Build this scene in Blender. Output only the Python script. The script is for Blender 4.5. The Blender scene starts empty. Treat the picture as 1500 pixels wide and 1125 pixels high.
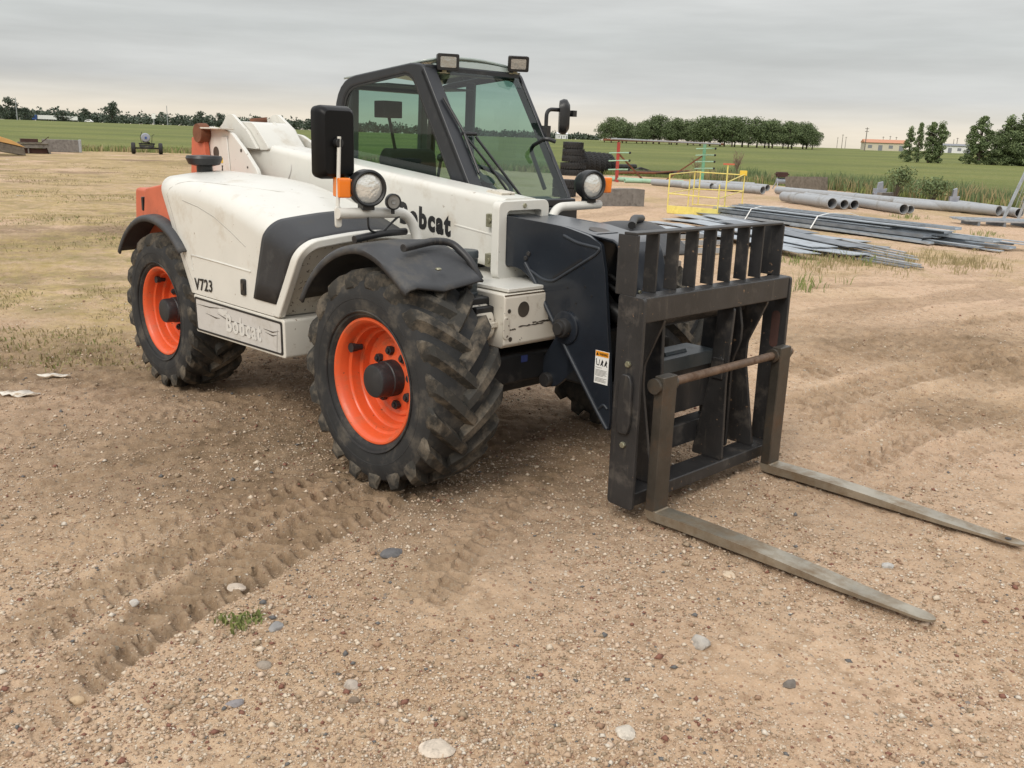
import bpy, bmesh, math, random
import numpy as np
from mathutils import Vector, Matrix
R = math.radians
random.seed(7); rng = np.random.default_rng(11)
SC = bpy.context.scene
COL = SC.collection

# ------------------------------------------------------------------ camera
F_PX, PITCH, ROLL, EYE = 1350.0, R(14.806), R(1.966), 1.70
_rt = Vector((1, 0, 0)); _up = Vector((0, math.sin(PITCH), math.cos(PITCH)))
CF = Vector((0, math.cos(PITCH), -math.sin(PITCH)))
CR = _rt * math.cos(ROLL) + _up * math.sin(ROLL)
CU = -_rt * math.sin(ROLL) + _up * math.cos(ROLL)
camd = bpy.data.cameras.new('camera'); cam = bpy.data.objects.new('camera', camd); COL.objects.link(cam)
camd.sensor_width = 36; camd.lens = F_PX / 1500 * 36; camd.clip_end = 5000; camd.clip_start = .05
M = Matrix.Identity(4)
for i in range(3): M[i][0] = CR[i]; M[i][1] = CU[i]; M[i][2] = -CF[i]
M[2][3] = EYE
cam.matrix_world = M
SC.camera = cam

def G(px, py, z=0.0):
    "point of the photograph (1500 x 1125 px) on the ground"
    d = CF * F_PX + CR * (px - 750) + CU * (562.5 - py)
    t = (z - EYE) / d.z
    return Vector((t * d.x, t * d.y, z))
def smooth(a, b, x):
    t = np.clip((x - a) / (b - a), 0, 1); return t * t * (3 - 2 * t)
def far(px, r):
    "point at the bearing of a pixel column near the horizon, r metres away, on the rising field"
    hy = 205.7 + (px - 750) * math.tan(ROLL)
    d = CF * F_PX + CR * (px - 750) + CU * (562.5 - hy)
    h = Vector((d.x, d.y, 0)).normalized() * r
    return Vector((h.x, h.y, float(rise(r))))
def rise(r): return 3.8 * smooth(50, 700, r)

# ------------------------------------------------------------------ light
w = bpy.data.worlds.new('World'); SC.world = w; w.use_nodes = True
nt = w.node_tree; N = nt.nodes; Lk = nt.links
for n in list(N): N.remove(n)
SUN_EL, SUN_AZ = R(42), R(205)          # azimuth clockwise from +Y
out = N.new('ShaderNodeOutputWorld'); bg = N.new('ShaderNodeBackground')
sky = N.new('ShaderNodeTexSky'); sky.sky_type = 'NISHITA'; sky.sun_disc = False
sky.sun_elevation = SUN_EL; sky.sun_rotation = SUN_AZ; sky.dust_density = 3
tc = N.new('ShaderNodeTexCoord'); sep = N.new('ShaderNodeSeparateXYZ')
Lk.new(tc.outputs['Generated'], sep.inputs[0])
ramp = N.new('ShaderNodeValToRGB'); cr = ramp.color_ramp
cr.elements[0].position = 0.0; cr.elements[0].color = (8.1, 7.3, 5.9, 1)
cr.elements[1].position = 1.0; cr.elements[1].color = (13.5, 13.6, 13.8, 1)
for p, c in ((.018, (8.8, 8.0, 6.7, 1)), (.032, (7.8, 7.45, 6.7, 1)), (.05, (6.5, 6.55, 6.4, 1)), (.10, (6.25, 6.42, 6.3, 1)), (.155, (6.7, 6.78, 6.65, 1)), (.24, (9.0, 9.0, 8.9, 1)), (.4, (11.5, 11.5, 11.5, 1))):
    e = cr.elements.new(p); e.color = c
Lk.new(sep.outputs['Z'], ramp.inputs[0])
mp = N.new('ShaderNodeMapping'); mp.inputs['Scale'].default_value = (1.6, 1.6, 15)
Lk.new(tc.outputs['Generated'], mp.inputs[0])
nz = N.new('ShaderNodeTexNoise'); nz.inputs['Scale'].default_value = 2.2; nz.inputs['Detail'].default_value = 6; nz.inputs['Roughness'].default_value = .55
Lk.new(mp.outputs[0], nz.inputs['Vector'])
mr = N.new('ShaderNodeMapRange'); mr.inputs[1].default_value = .3; mr.inputs[2].default_value = .72; mr.inputs[3].default_value = .88; mr.inputs[4].default_value = 1.14
Lk.new(nz.outputs['Fac'], mr.inputs[0])
mul = N.new('ShaderNodeVectorMath'); mul.operation = 'SCALE'
Lk.new(ramp.outputs[0], mul.inputs[0]); Lk.new(mr.outputs[0], mul.inputs['Scale'])
mx = N.new('ShaderNodeMix'); mx.data_type = 'RGBA'; mx.inputs['Factor'].default_value = .94
Lk.new(sky.outputs[0], mx.inputs['A']); Lk.new(mul.outputs[0], mx.inputs['B'])
Lk.new(mx.outputs['Result'], bg.inputs['Color']); bg.inputs['Strength'].default_value = .10
Lk.new(bg.outputs[0], out.inputs[0])
sd = bpy.data.lights.new('sun', 'SUN'); sd.energy = 1.75; sd.angle = R(22); sd.color = (1, .95, .86)
sun = bpy.data.objects.new('sun', sd); COL.objects.link(sun)
_sd = Vector((math.sin(SUN_AZ) * math.cos(SUN_EL), math.cos(SUN_AZ) * math.cos(SUN_EL), math.sin(SUN_EL)))
sun.rotation_euler = _sd.to_track_quat('Z', 'Y').to_euler()
SC.view_settings.view_transform = 'Standard'; SC.view_settings.look = 'None'
SC.view_settings.exposure = 0.0; SC.view_settings.gamma = 1

# ------------------------------------------------------------------ helpers
def lin(r, g, b):
    f = lambda c: (c / 255 / 12.92) if c / 255 <= .04045 else ((c / 255 + .055) / 1.055) ** 2.4
    return (f(r), f(g), f(b))
MATS = {}
def mat(name, col, rough=.55, metal=0.0, var=.12, scale=6, dirt=None, dirt_lo=.52, dirt_hi=.7, dirt_scale=9, bump=0.0, bump_scale=60, spec=.5, coat=0, speck=None, speck_lo=.66, speck_scale=45, streak=None):
    m = bpy.data.materials.new(name); m.use_nodes = True; nt = m.node_tree; n = nt.nodes; l = nt.links
    b = n['Principled BSDF']; b.inputs['Roughness'].default_value = rough; b.inputs['Metallic'].default_value = metal
    b.inputs['Specular IOR Level'].default_value = spec
    if coat: b.inputs['Coat Weight'].default_value = coat; b.inputs['Coat Roughness'].default_value = .15
    tc = n.new('ShaderNodeTexCoord')
    def noise(sc, det=5, rgh=.6, sx=None):
        t = n.new('ShaderNodeTexNoise'); t.inputs['Scale'].default_value = sc; t.inputs['Detail'].default_value = det; t.inputs['Roughness'].default_value = rgh
        if sx:
            mp = n.new('ShaderNodeMapping'); mp.inputs['Scale'].default_value = sx; l.new(tc.outputs['Object'], mp.inputs[0]); l.new(mp.outputs[0], t.inputs['Vector'])
        else: l.new(tc.outputs['Object'], t.inputs['Vector'])
        return t
    def mrange(src, a, c, lo=0, hi=1):
        t = n.new('ShaderNodeMapRange'); t.inputs[1].default_value = a; t.inputs[2].default_value = c; t.inputs[3].default_value = lo; t.inputs[4].default_value = hi
        l.new(src, t.inputs[0]); return t.outputs[0]
    def mix(fac, A, B):
        t = n.new('ShaderNodeMix'); t.data_type = 'RGBA'; l.new(fac, t.inputs['Factor'])
        for k, v in (('A', A), ('B', B)):
            if isinstance(v, tuple): t.inputs[k].default_value = (*v, 1)
            else: l.new(v, t.inputs[k])
        return t.outputs['Result']
    c0 = tuple(max(0, c * (1 - var)) for c in col); c1 = tuple(c * (1 + var) for c in col)
    cur = mix(mrange(noise(scale).outputs['Fac'], .3, .7), c0, c1)
    if dirt: 
        dn = noise(dirt_scale, 8, .68).outputs['Fac']; df = mrange(dn, dirt_lo, dirt_hi); cur = mix(df, cur, dirt)
        rr = mrange(dn, dirt_lo, dirt_hi, rough, min(1, rough + .3)); l.new(rr, b.inputs['Roughness'])
    if streak: cur = mix(mrange(noise(3, 6, .7, (14, 14, 1.2)).outputs['Fac'], .58, .72), cur, streak)
    if speck: cur = mix(mrange(noise(speck_scale, 3, .5).outputs['Fac'], speck_lo, speck_lo + .03), cur, speck)
    l.new(cur, b.inputs['Base Color'])
    if bump:
        bn = n.new('ShaderNodeBump'); bn.inputs['Strength'].default_value = bump; bn.inputs['Distance'].default_value = .01
        l.new(noise(bump_scale, 6, .65).outputs['Fac'], bn.inputs['Height']); l.new(bn.outputs[0], b.inputs['Normal'])
    MATS[name] = m; return m

class MB:
    def __init__(s): s.v = []; s.f = []; s.m = []; s.cur = 0
    def add(s, V, F, M=None):
        o = len(s.v)
        s.v += [tuple(M @ Vector(p)) if M else tuple(p) for p in V]
        s.f += [tuple(i + o for i in f) for f in F]; s.m += [s.cur] * len(F); return s
    def box(s, lo, hi, M=None):
        x0, y0, z0 = lo; x1, y1, z1 = hi
        return s.add([(x0, y0, z0), (x1, y0, z0), (x1, y1, z0), (x0, y1, z0), (x0, y0, z1), (x1, y0, z1), (x1, y1, z1), (x0, y1, z1)],
                     [(0, 3, 2, 1), (4, 5, 6, 7), (0, 1, 5, 4), (1, 2, 6, 5), (2, 3, 7, 6), (3, 0, 4, 7)], M)
    def bar(s, p0, p1, w, h, up=(0, 0, 1)):
        p0, p1 = Vector(p0), Vector(p1); d = (p1 - p0); L = d.length; d.normalize(); u = Vector(up)
        sd = d.cross(u)
        if sd.length < 1e-4: sd = d.cross(Vector((1, 0, 0)))
        sd.normalize(); u = sd.cross(d)
        V = []
        for q in (p0, p1):
            for a, b in ((-1, -1), (1, -1), (1, 1), (-1, 1)): V.append(q + sd * a * w / 2 + u * b * h / 2)
        return s.add(V, [(3, 2, 1, 0), (4, 5, 6, 7), (0, 1, 5, 4), (1, 2, 6, 5), (2, 3, 7, 6), (3, 0, 4, 7)])
    def tube(s, P, r, n=12, cap=True, hollow=0):
        P = [Vector(p) for p in P]; rs = r if isinstance(r, (list, tuple)) else [r] * len(P)
        t0 = (P[1] - P[0]).normalized(); a = t0.cross(Vector((0, 0, 1)))
        if a.length < 1e-3: a = t0.cross(Vector((1, 0, 0)))
        a.normalize(); V = []
        for i, p in enumerate(P):
            t = ((P[min(i + 1, len(P) - 1)] - P[max(i - 1, 0)])).normalized()
            a = (a - t * a.dot(t)).normalized(); b = t.cross(a)
            for k in range(n):
                q = 2 * math.pi * k / n; V.append(p + (a * math.cos(q) + b * math.sin(q)) * rs[i])
        F = [(i * n + k, i * n + (k + 1) % n, (i + 1) * n + (k + 1) % n, (i + 1) * n + k) for i in range(len(P) - 1) for k in range(n)]
        if cap: F += [tuple(range(n))[::-1], tuple((len(P) - 1) * n + k for k in range(n))]
        return s.add(V, F)
    def cyl(s, p0, p1, r, n=20, r2=None): return s.tube([p0, p1], [r, r if r2 is None else r2], n)
    def pipe(s, p0, p1, r, t=.012, n=20):
        "hollow pipe"
        p0, p1 = Vector(p0), Vector(p1); d = (p1 - p0).normalized(); a = d.cross(Vector((0, 0, 1))).normalized(); b = d.cross(a); V = []
        for p, rr in ((p0, r), (p1, r), (p1, r - t), (p0, r - t)):
            for k in range(n): q = 2 * math.pi * k / n; V.append(p + (a * math.cos(q) + b * math.sin(q)) * rr)
        return s.add(V, [(i * n + k, i * n + (k + 1) % n, ((i + 1) % 4) * n + (k + 1) % n, ((i + 1) % 4) * n + k) for i in range(4) for k in range(n)])
    def lathe(s, prof, o=(0, 0, 0), ax='y', n=48, closed=False, cap=True):
        V = []; o = Vector(o)
        for r, h in prof:
            for k in range(n):
                q = 2 * math.pi * k / n; c, d = r * math.cos(q), r * math.sin(q)
                V.append(o + Vector({'y': (c, h, d), 'x': (h, c, d), 'z': (c, d, h)}[ax]))
        m = len(prof); F = [(i * n + k, i * n + (k + 1) % n, ((i + 1) % m) * n + (k + 1) % n, ((i + 1) % m) * n + k) for i in range(m if closed else m - 1) for k in range(n)]
        if not closed and cap:
            if prof[0][0] > 1e-5: F.append(tuple(range(n)))
            if prof[-1][0] > 1e-5: F.append(tuple((m - 1) * n + k for k in range(n))[::-1])
        return s.add(V, F)
    def _p3(s, pl, a, b, c): return {'xz': (a, c, b), 'yz': (c, a, b), 'xy': (a, b, c)}[pl]
    def prism(s, poly, pl, c0, c1):
        n = len(poly)
        V = [s._p3(pl, a, b, c0) for a, b in poly] + [s._p3(pl, a, b, c1) for a, b in poly]
        return s.add(V, [tuple(range(n)), tuple(range(n, 2 * n))[::-1]] + [(i, (i + 1) % n, n + (i + 1) % n, n + i) for i in range(n)])
    def ring(s, outer, inner, pl, c0, c1):
        n = len(outer); V = []
        for poly, c in ((outer, c0), (outer, c1), (inner, c1), (inner, c0)): V += [s._p3(pl, a, b, c) for a, b in poly]
        return s.add(V, [(j * n + i, j * n + (i + 1) % n, ((j + 1) % 4) * n + (i + 1) % n, ((j + 1) % 4) * n + i) for j in range(4) for i in range(n)])
    def loft(s, S, closed=True, cap=True):
        n = len(S[0]); V = [p for q in S for p in q]; m = n if closed else n - 1
        F = [(i * n + k, i * n + (k + 1) % n, (i + 1) * n + (k + 1) % n, (i + 1) * n + k) for i in range(len(S) - 1) for k in range(m)]
        if cap and closed: F += [tuple(range(n))[::-1], tuple((len(S) - 1) * n + k for k in range(n))]
        return s.add(V, F)
    def ball(s, c, r, sq=(1, 1, 1), nu=14, nv=9):
        V = []; F = []
        for i in range(nv + 1):
            th = math.pi * i / nv
            for k in range(nu):
                ph = 2 * math.pi * k / nu
                V.append((c[0] + r * sq[0] * math.sin(th) * math.cos(ph), c[1] + r * sq[1] * math.sin(th) * math.sin(ph), c[2] + r * sq[2] * math.cos(th)))
        F = [(i * nu + k, i * nu + (k + 1) % nu, (i + 1) * nu + (k + 1) % nu, (i + 1) * nu + k) for i in range(nv) for k in range(nu)]
        return s.add(V, F)
    def build(s, name, mats, parent=None, bevel=0.0, ang=35, seg=2, fixn=True, loc=None, thick=0):
        me = bpy.data.meshes.new(name); me.from_pydata(s.v, [], s.f)
        if not isinstance(mats, (list, tuple)): mats = [mats]
        for m in mats: me.materials.append(MATS[m] if isinstance(m, str) else m)
        if len(mats) > 1: me.polygons.foreach_set('material_index', s.m)
        if fixn:
            b = bmesh.new(); b.from_mesh(me); bmesh.ops.remove_doubles(b, verts=b.verts, dist=1e-5); bmesh.ops.recalc_face_normals(b, faces=b.faces); b.to_mesh(me); b.free()
        me.polygons.foreach_set('use_smooth', [True] * len(me.polygons)); me.set_sharp_from_angle(angle=R(ang)); me.update()
        o = bpy.data.objects.new(name, me); COL.objects.link(o)
        if parent: o.parent = parent
        if loc: o.location = loc
        if thick:
            t = o.modifiers.new('thickness', 'SOLIDIFY'); t.thickness = thick; t.offset = 0
        if bevel:
            t = o.modifiers.new('bevel', 'BEVEL'); t.width = bevel; t.segments = seg; t.limit_method = 'ANGLE'; t.angle_limit = R(38); t.harden_normals = True
        return o

def tag(o, label=None, cat=None, group=None, kind=None):
    if label: o['label'] = label
    if cat: o['category'] = cat
    if group: o['group'] = group
    if kind: o['kind'] = kind
    return o
def empty(name, loc=(0, 0, 0), rz=0, parent=None):
    o = bpy.data.objects.new(name, None); COL.objects.link(o); o.location = loc; o.rotation_euler = (0, 0, rz); o.empty_display_size = .2
    if parent: o.parent = parent
    return o
def dup(o, parent=None):
    c = o.copy(); COL.objects.link(c)
    if parent is not None: c.parent = parent
    for ch in list(o.children): dup(ch, c)
    return c
def fillet(P, r, n=6):
    "round the inner corners of a polyline"
    P = [Vector(p) for p in P]; O = [P[0]]
    for i in range(1, len(P) - 1):
        a = (P[i - 1] - P[i]); b = (P[i + 1] - P[i]); k = min(r, a.length * .49, b.length * .49)
        s0 = P[i] + a.normalized() * k; s1 = P[i] + b.normalized() * k
        for j in range(n + 1):
            t = j / n; O.append(s0 * (1 - t) ** 2 + P[i] * 2 * t * (1 - t) + s1 * t * t)
    return O + [P[-1]]
def rrect(a0, b0, a1, b1, r, n=5):
    P = []
    for cx, cy, st in ((a1 - r, b1 - r, 0), (a0 + r, b1 - r, 90), (a0 + r, b0 + r, 180), (a1 - r, b0 + r, 270)):
        for k in range(n + 1): q = R(st + 90 * k / n); P.append((cx + r * math.cos(q), cy + r * math.sin(q)))
    return P
def rpoly(P, r, n=5):
    "polygon with rounded corners (2-d)"
    O = []; m = len(P)
    for i in range(m):
        p = Vector((*P[i][:2], 0)); ri = P[i][2] if len(P[i]) > 2 else r
        a = Vector((*P[i - 1][:2], 0)) - p; b = Vector((*P[(i + 1) % m][:2], 0)) - p
        k = min(ri, a.length * .45, b.length * .45); s0 = p + a.normalized() * k; s1 = p + b.normalized() * k
        for j in range(n + 1):
            t = j / n; q = s0 * (1 - t) ** 2 + p * 2 * t * (1 - t) + s1 * t * t; O.append((q.x, q.y))
    return O
def text(s, name, m, parent, origin, width, height, ax=(1, 0, 0), up=(0, 0, 1), bold=.03, depth=.0015, sp=1.0, off=.0015):
    "flat lettering as a thin mesh: fills width x height from origin (lower left)"
    cu = bpy.data.curves.new(name, 'FONT'); cu.body = s; cu.offset = bold; cu.extrude = .01; cu.space_character = sp; cu.resolution_u = 3
    t = bpy.data.objects.new(name, cu); COL.objects.link(t); bpy.context.view_layer.update()
    me = bpy.data.meshes.new_from_object(t.evaluated_get(bpy.context.evaluated_depsgraph_get()))
    bpy.data.objects.remove(t); bpy.data.curves.remove(cu)
    A = np.array([v.co for v in me.vertices]); lo, hi = A.min(0), A.max(0)
    ax, up = Vector(ax).normalized(), Vector(up).normalized(); nn = ax.cross(up)
    for v in me.vertices:
        u = (v.co.x - lo[0]) / (hi[0] - lo[0]) * width; q = (v.co.y - lo[1]) / (hi[1] - lo[1]) * height; d = off + (depth if v.co.z > 0 else 0)
        v.co = Vector(origin) + ax * u + up * q + nn * d
    me.materials.clear(); me.materials.append(MATS[m]); me.update()
    o = bpy.data.objects.new(name, me); COL.objects.link(o); o.parent = parent
    return o
# ------------------------------------------------------------------ materials
mat('seam_grey', (.36, .34, .30), .6)
mat('blue_rough', (.022, .027, .035), .5, var=.2, dirt=(.07, .07, .07), dirt_lo=.58, dirt_hi=.8)
mat('mirror_black', (.006, .006, .0065), .4, spec=.2)
mat('white_paint', (.645, .632, .58), .38, var=.03, dirt=(.47, .41, .32), dirt_lo=.56, dirt_hi=.82, dirt_scale=4.5, speck=(.34, .29, .23), speck_lo=.715, speck_scale=26, coat=.15, bump=.02, bump_scale=25)
mat('white_dirty', (.58, .54, .46), .5, var=.06, dirt=(.30, .25, .19), dirt_lo=.53, dirt_hi=.74, dirt_scale=7, speck=(.13, .10, .08), speck_lo=.625, speck_scale=48)
mat('white_side', (.64, .615, .55), .45, var=.03, dirt=(.40, .34, .26), dirt_lo=.56, dirt_hi=.8, dirt_scale=5, speck=(.28, .22, .16), speck_lo=.685, speck_scale=40)
mat('white_chipped', (.64, .60, .52), .5, var=.05, dirt=(.33, .27, .20), dirt_lo=.57, dirt_hi=.75, dirt_scale=8, speck=(.05, .045, .04), speck_lo=.69, speck_scale=30)
mat('blue_black', (.015, .019, .026), .30, coat=.35, var=.15, dirt=(.06, .06, .06), dirt_lo=.62, dirt_hi=.85, dirt_scale=8, bump=.03, bump_scale=40, spec=.45)
mat('black_paint', (.022, .022, .023), .45, var=.25, dirt=(.09, .08, .07), dirt_lo=.55, dirt_hi=.8, dirt_scale=7, streak=(.075, .065, .055), bump=.05, bump_scale=70)
mat('black_worn', (.024, .023, .023), .45, var=.3, dirt=(.105, .09, .075), dirt_lo=.54, dirt_hi=.80, dirt_scale=9, streak=(.07, .062, .052), speck=(.20, .13, .08), speck_lo=.70, speck_scale=38, bump=.06)
mat('black_plastic', (.013, .0135, .0145), .42, var=.2, dirt=(.06, .055, .05), dirt_lo=.55, dirt_hi=.8, bump=.05, bump_scale=120)
mat('cab_black', (.016, .018, .022), .36, var=.12, dirt=(.06, .06, .058), dirt_lo=.58, dirt_hi=.82, spec=.5)
mat('rubber_panel', (.021, .022, .025), .55, var=.15, dirt=(.075, .072, .066), dirt_lo=.56, dirt_hi=.8, dirt_scale=7, bump=.15, bump_scale=150)
mat('fender_rubber', (.042, .044, .048), .58, var=.15, dirt=(.12, .108, .09), dirt_lo=.5, dirt_hi=.78, dirt_scale=6, bump=.12, bump_scale=90)
mat('tyre_side', (.029, .029, .029), .75, var=.25, dirt=(.125, .108, .085), dirt_lo=.50, dirt_hi=.76, dirt_scale=6, bump=.12, bump_scale=70, spec=.3)
mat('tyre_tread', (.040, .038, .034), .85, var=.3, dirt=(.165, .138, .105), dirt_lo=.46, dirt_hi=.68, dirt_scale=10, bump=.25, bump_scale=60, spec=.2)
mat('rim_orange', (.70, .098, .026), .42, var=.08, speck=(.16, .06, .03), speck_lo=.70, speck_scale=50, dirt=(.36, .13, .065), dirt_lo=.50, dirt_hi=.80, dirt_scale=9, coat=.1)
mat('faded_orange', (.52, .125, .062), .55, var=.1, dirt=(.36, .12, .07), dirt_lo=.55, dirt_hi=.78)
mat('hub_black', (.022, .023, .025), .5, var=.3, dirt=(.08, .075, .07), dirt_lo=.55, dirt_hi=.8)
mat('fork_steel', (.36, .325, .26), .36, metal=.7, var=.25, scale=5, dirt=(.22, .15, .085), dirt_lo=.44, dirt_hi=.68, dirt_scale=6, bump=.05, bump_scale=50)
mat('fork_shank', (.085, .075, .062), .42, metal=.6, var=.25, dirt=(.12, .075, .045), dirt_lo=.5, dirt_hi=.74, dirt_scale=8, bump=.05)
mat('rust_rod', (.15, .10, .068), .55, metal=.35, var=.3, scale=12, dirt=(.09, .05, .03), dirt_lo=.5, dirt_hi=.7, dirt_scale=14)
mat('rust', (.16, .062, .030), .85, var=.35, scale=8)
mat('galv', (.36, .40, .44), .42, metal=.25, var=.15, scale=3, dirt=(.19, .19, .185), dirt_lo=.5, dirt_hi=.75, dirt_scale=4)
mat('galv_dark', (.18, .20, .225), .5, metal=.25, var=.3, scale=4, dirt=(.20, .20, .19), dirt_lo=.5, dirt_hi=.75)
mat('galv_pipe', (.36, .375, .39), .5, metal=.3, var=.12, scale=3, dirt=(.22, .205, .18), dirt_lo=.52, dirt_hi=.75, dirt_scale=3)
mat('concrete', (.19, .175, .16), .9, var=.2, scale=5, dirt=(.10, .09, .08), dirt_lo=.48, dirt_hi=.7, dirt_scale=6, bump=.3)
mat('old_wood', (.17, .145, .115), .9, var=.25, scale=5, dirt=(.09, .075, .06), dirt_lo=.48, dirt_hi=.7)
mat('plywood', (.62, .36, .13), .7, var=.12, scale=3)
mat('rust_dark', (.055, .024, .018), .85, var=.3)
mat('yellow_paint', (.72, .61, .17), .5, var=.12, dirt=(.42, .29, .09), dirt_lo=.55, dirt_hi=.78)
mat('red_paint', (.36, .040, .030), .6, var=.25, dirt=(.20, .07, .035), dirt_lo=.5, dirt_hi=.75)
mat('green_paint', (.14, .36, .22), .6, var=.2, dirt=(.22, .30, .22), dirt_lo=.5, dirt_hi=.75)
mat('pale_green', (.30, .46, .33), .6, var=.12)
mat('scrap_dark', (.030, .030, .030), .7, metal=.3, var=.4, scale=4, dirt=(.09, .06, .04), dirt_lo=.52, dirt_hi=.72)
mat('white_strap', (.78, .78, .76), .5, var=.04)
mat('seat_fabric', (.022, .024, .022), .85, var=.15)
mat('dash_grey', (.050, .056, .056), .6, var=.12)
mat('grey_lining', (.10, .11, .11), .7, var=.06)
mat('letter_black', (.012, .012, .013), .45, var=.1)
mat('decal_grey', (.52, .50, .47), .5, var=.05, dirt=(.44, .41, .36), dirt_lo=.5, dirt_hi=.7, dirt_scale=10)
mat('decal_white', (.60, .585, .545), .5, var=.04)
mat('label_white', (.78, .78, .75), .45, var=.02)
mat('label_orange', (.75, .30, .015), .45, var=.03)
mat('label_yellow', (.72, .50, .06), .5, var=.06)
mat('grease', (.055, .045, .035), .5, var=.4)
mat('zinc', (.34, .33, .24), .42, metal=.7, var=.2, dirt=(.15, .14, .08), dirt_lo=.45, dirt_hi=.7, dirt_scale=30)
mat('chrome', (.75, .76, .76), .12, metal=1, var=.03)
mat('filter_grey', (.040, .050, .055), .45, var=.15, dirt=(.10, .10, .09), dirt_lo=.55, dirt_hi=.8)
mat('blue_label', (.035, .05, .16), .4, var=.1)
mat('bark', (.085, .065, .050), .9, var=.3)
mat('pole_wood', (.16, .14, .12), .9, var=.2)
mat('truck_blue', (.03, .08, .26), .4, var=.05)
mat('truck_white', (.78, .78, .76), .45, var=.03)
mat('far_black', (.02, .02, .02), .7, var=.1)
mat('roof_orange', (.50, .22, .12), .7, var=.08)
mat('wall_cream', (.55, .50, .40), .8, var=.05)
mat('wall_white', (.70, .70, .70), .7, var=.04)
mat('roof_grey', (.20, .21, .23), .7, var=.1)
mat('tank_grey', (.30, .32, .37), .45, metal=.3, var=.15)
mat('rubber_black', (.016, .016, .017), .7, var=.25, dirt=(.05, .045, .04), dirt_lo=.5, dirt_hi=.75)
mat('litter_white', (.66, .61, .53), .8, var=.12, scale=20, dirt=(.36, .27, .18), dirt_lo=.5, dirt_hi=.62, dirt_scale=14)

def leafmat(name, a, b, trans=.15):
    m = bpy.data.materials.new(name); m.use_nodes = True; n = m.node_tree.nodes; l = m.node_tree.links; p = n['Principled BSDF']
    p.inputs['Roughness'].default_value = .7; p.inputs['Specular IOR Level'].default_value = .25
    tcn = n.new('ShaderNodeTexCoord'); t = n.new('ShaderNodeTexNoise'); t.inputs['Scale'].default_value = .55; t.inputs['Detail'].default_value = 3
    l.new(tcn.outputs['Object'], t.inputs['Vector']); g = n.new('ShaderNodeNewGeometry')
    ad = n.new('ShaderNodeMath'); ad.operation = 'MULTIPLY_ADD'; l.new(g.outputs['Random Per Island'], ad.inputs[0]); ad.inputs[1].default_value = .5
    l.new(t.outputs['Fac'], ad.inputs[2]); r = n.new('ShaderNodeMapRange'); r.inputs[1].default_value = .4; r.inputs[2].default_value = 1.1; l.new(ad.outputs[0], r.inputs[0])
    x = n.new('ShaderNodeMix'); x.data_type = 'RGBA'; l.new(r.outputs[0], x.inputs['Factor']); x.inputs['A'].default_value = (*a, 1); x.inputs['B'].default_value = (*b, 1)
    l.new(x.outputs['Result'], p.inputs['Base Color']); MATS[name] = m
leafmat('leaf', (.068, .098, .046), (.175, .220, .100))
leafmat('leaf_blue', (.056, .074, .056), (.10, .125, .088))
leafmat('leaf_light', (.085, .122, .052), (.20, .25, .115))
leafmat('weed', (.13, .17, .05), (.27, .29, .11))
leafmat('dry_weed', (.24, .20, .10), (.36, .30, .16))
leafmat('dead_twig', (.16, .11, .08), (.24, .17, .12))

def glassmat(name, tint, gloss=.9):
    m = bpy.data.materials.new(name); m.use_nodes = True; n = m.node_tree.nodes; l = m.node_tree.links
    for q in list(n): n.remove(q)
    o = n.new('ShaderNodeOutputMaterial'); tr = n.new('ShaderNodeBsdfTransparent'); tr.inputs[0].default_value = (*tint, 1)
    gl = n.new('ShaderNodeBsdfGlossy'); gl.inputs['Roughness'].default_value = .02; gl.inputs['Color'].default_value = (gloss, gloss, gloss, 1)
    g = n.new('ShaderNodeNewGeometry'); dt = n.new('ShaderNodeVectorMath'); dt.operation = 'DOT_PRODUCT'; l.new(g.outputs['Normal'], dt.inputs[0]); l.new(g.outputs['Incoming'], dt.inputs[1])
    def mm(op, a, c=0.0):
        t = n.new('ShaderNodeMath'); t.operation = op
        for i, v in ((0, a), (1, c)):
            if isinstance(v, (int, float)): t.inputs[i].default_value = v
            else: l.new(v, t.inputs[i])
        return t.outputs[0]
    f = mm('ADD', mm('MULTIPLY', mm('POWER', mm('SUBTRACT', 1.0, mm('ABSOLUTE', dt.outputs['Value'])), 5.0), .9), .05); mxs = n.new('ShaderNodeMixShader')
    l.new(f, mxs.inputs[0]); l.new(tr.outputs[0], mxs.inputs[1]); l.new(gl.outputs[0], mxs.inputs[2]); l.new(mxs.outputs[0], o.inputs[0]); MATS[name] = m
glassmat('glass_green', (.53, .68, .625))
glassmat('glass_roof', (.50, .62, .60))
def lensmat(name, col, rough=.08):
    m = bpy.data.materials.new(name); m.use_nodes = True; p = m.node_tree.nodes['Principled BSDF']
    p.inputs['Base Color'].default_value = (*col, 1); p.inputs['Roughness'].default_value = rough; p.inputs['Coat Weight'].default_value = .6; MATS[name] = m; return p
lensmat('lens_amber', (.85, .20, .01), .2)
lensmat('lens_clear', (.72, .72, .68), .12).inputs['Metallic'].default_value = .35
lensmat('lens_work', (.36, .35, .32), .15).inputs['Metallic'].default_value = .3
for _k in ('lens_clear', 'lens_work'):
    _n = MATS[_k].node_tree; _t = _n.nodes.new('ShaderNodeTexNoise'); _t.inputs['Scale'].default_value = 38; _c = _n.nodes.new('ShaderNodeTexCoord'); _n.links.new(_c.outputs['Object'], _t.inputs['Vector'])
    _b = _n.nodes.new('ShaderNodeBump'); _b.inputs['Strength'].default_value = .6; _b.inputs['Distance'].default_value = .01; _n.links.new(_t.outputs['Fac'], _b.inputs['Height']); _n.links.new(_b.outputs[0], _n.nodes['Principled BSDF'].inputs['Normal'])
lensmat('lens_grey', (.22, .22, .21), .2)

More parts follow.
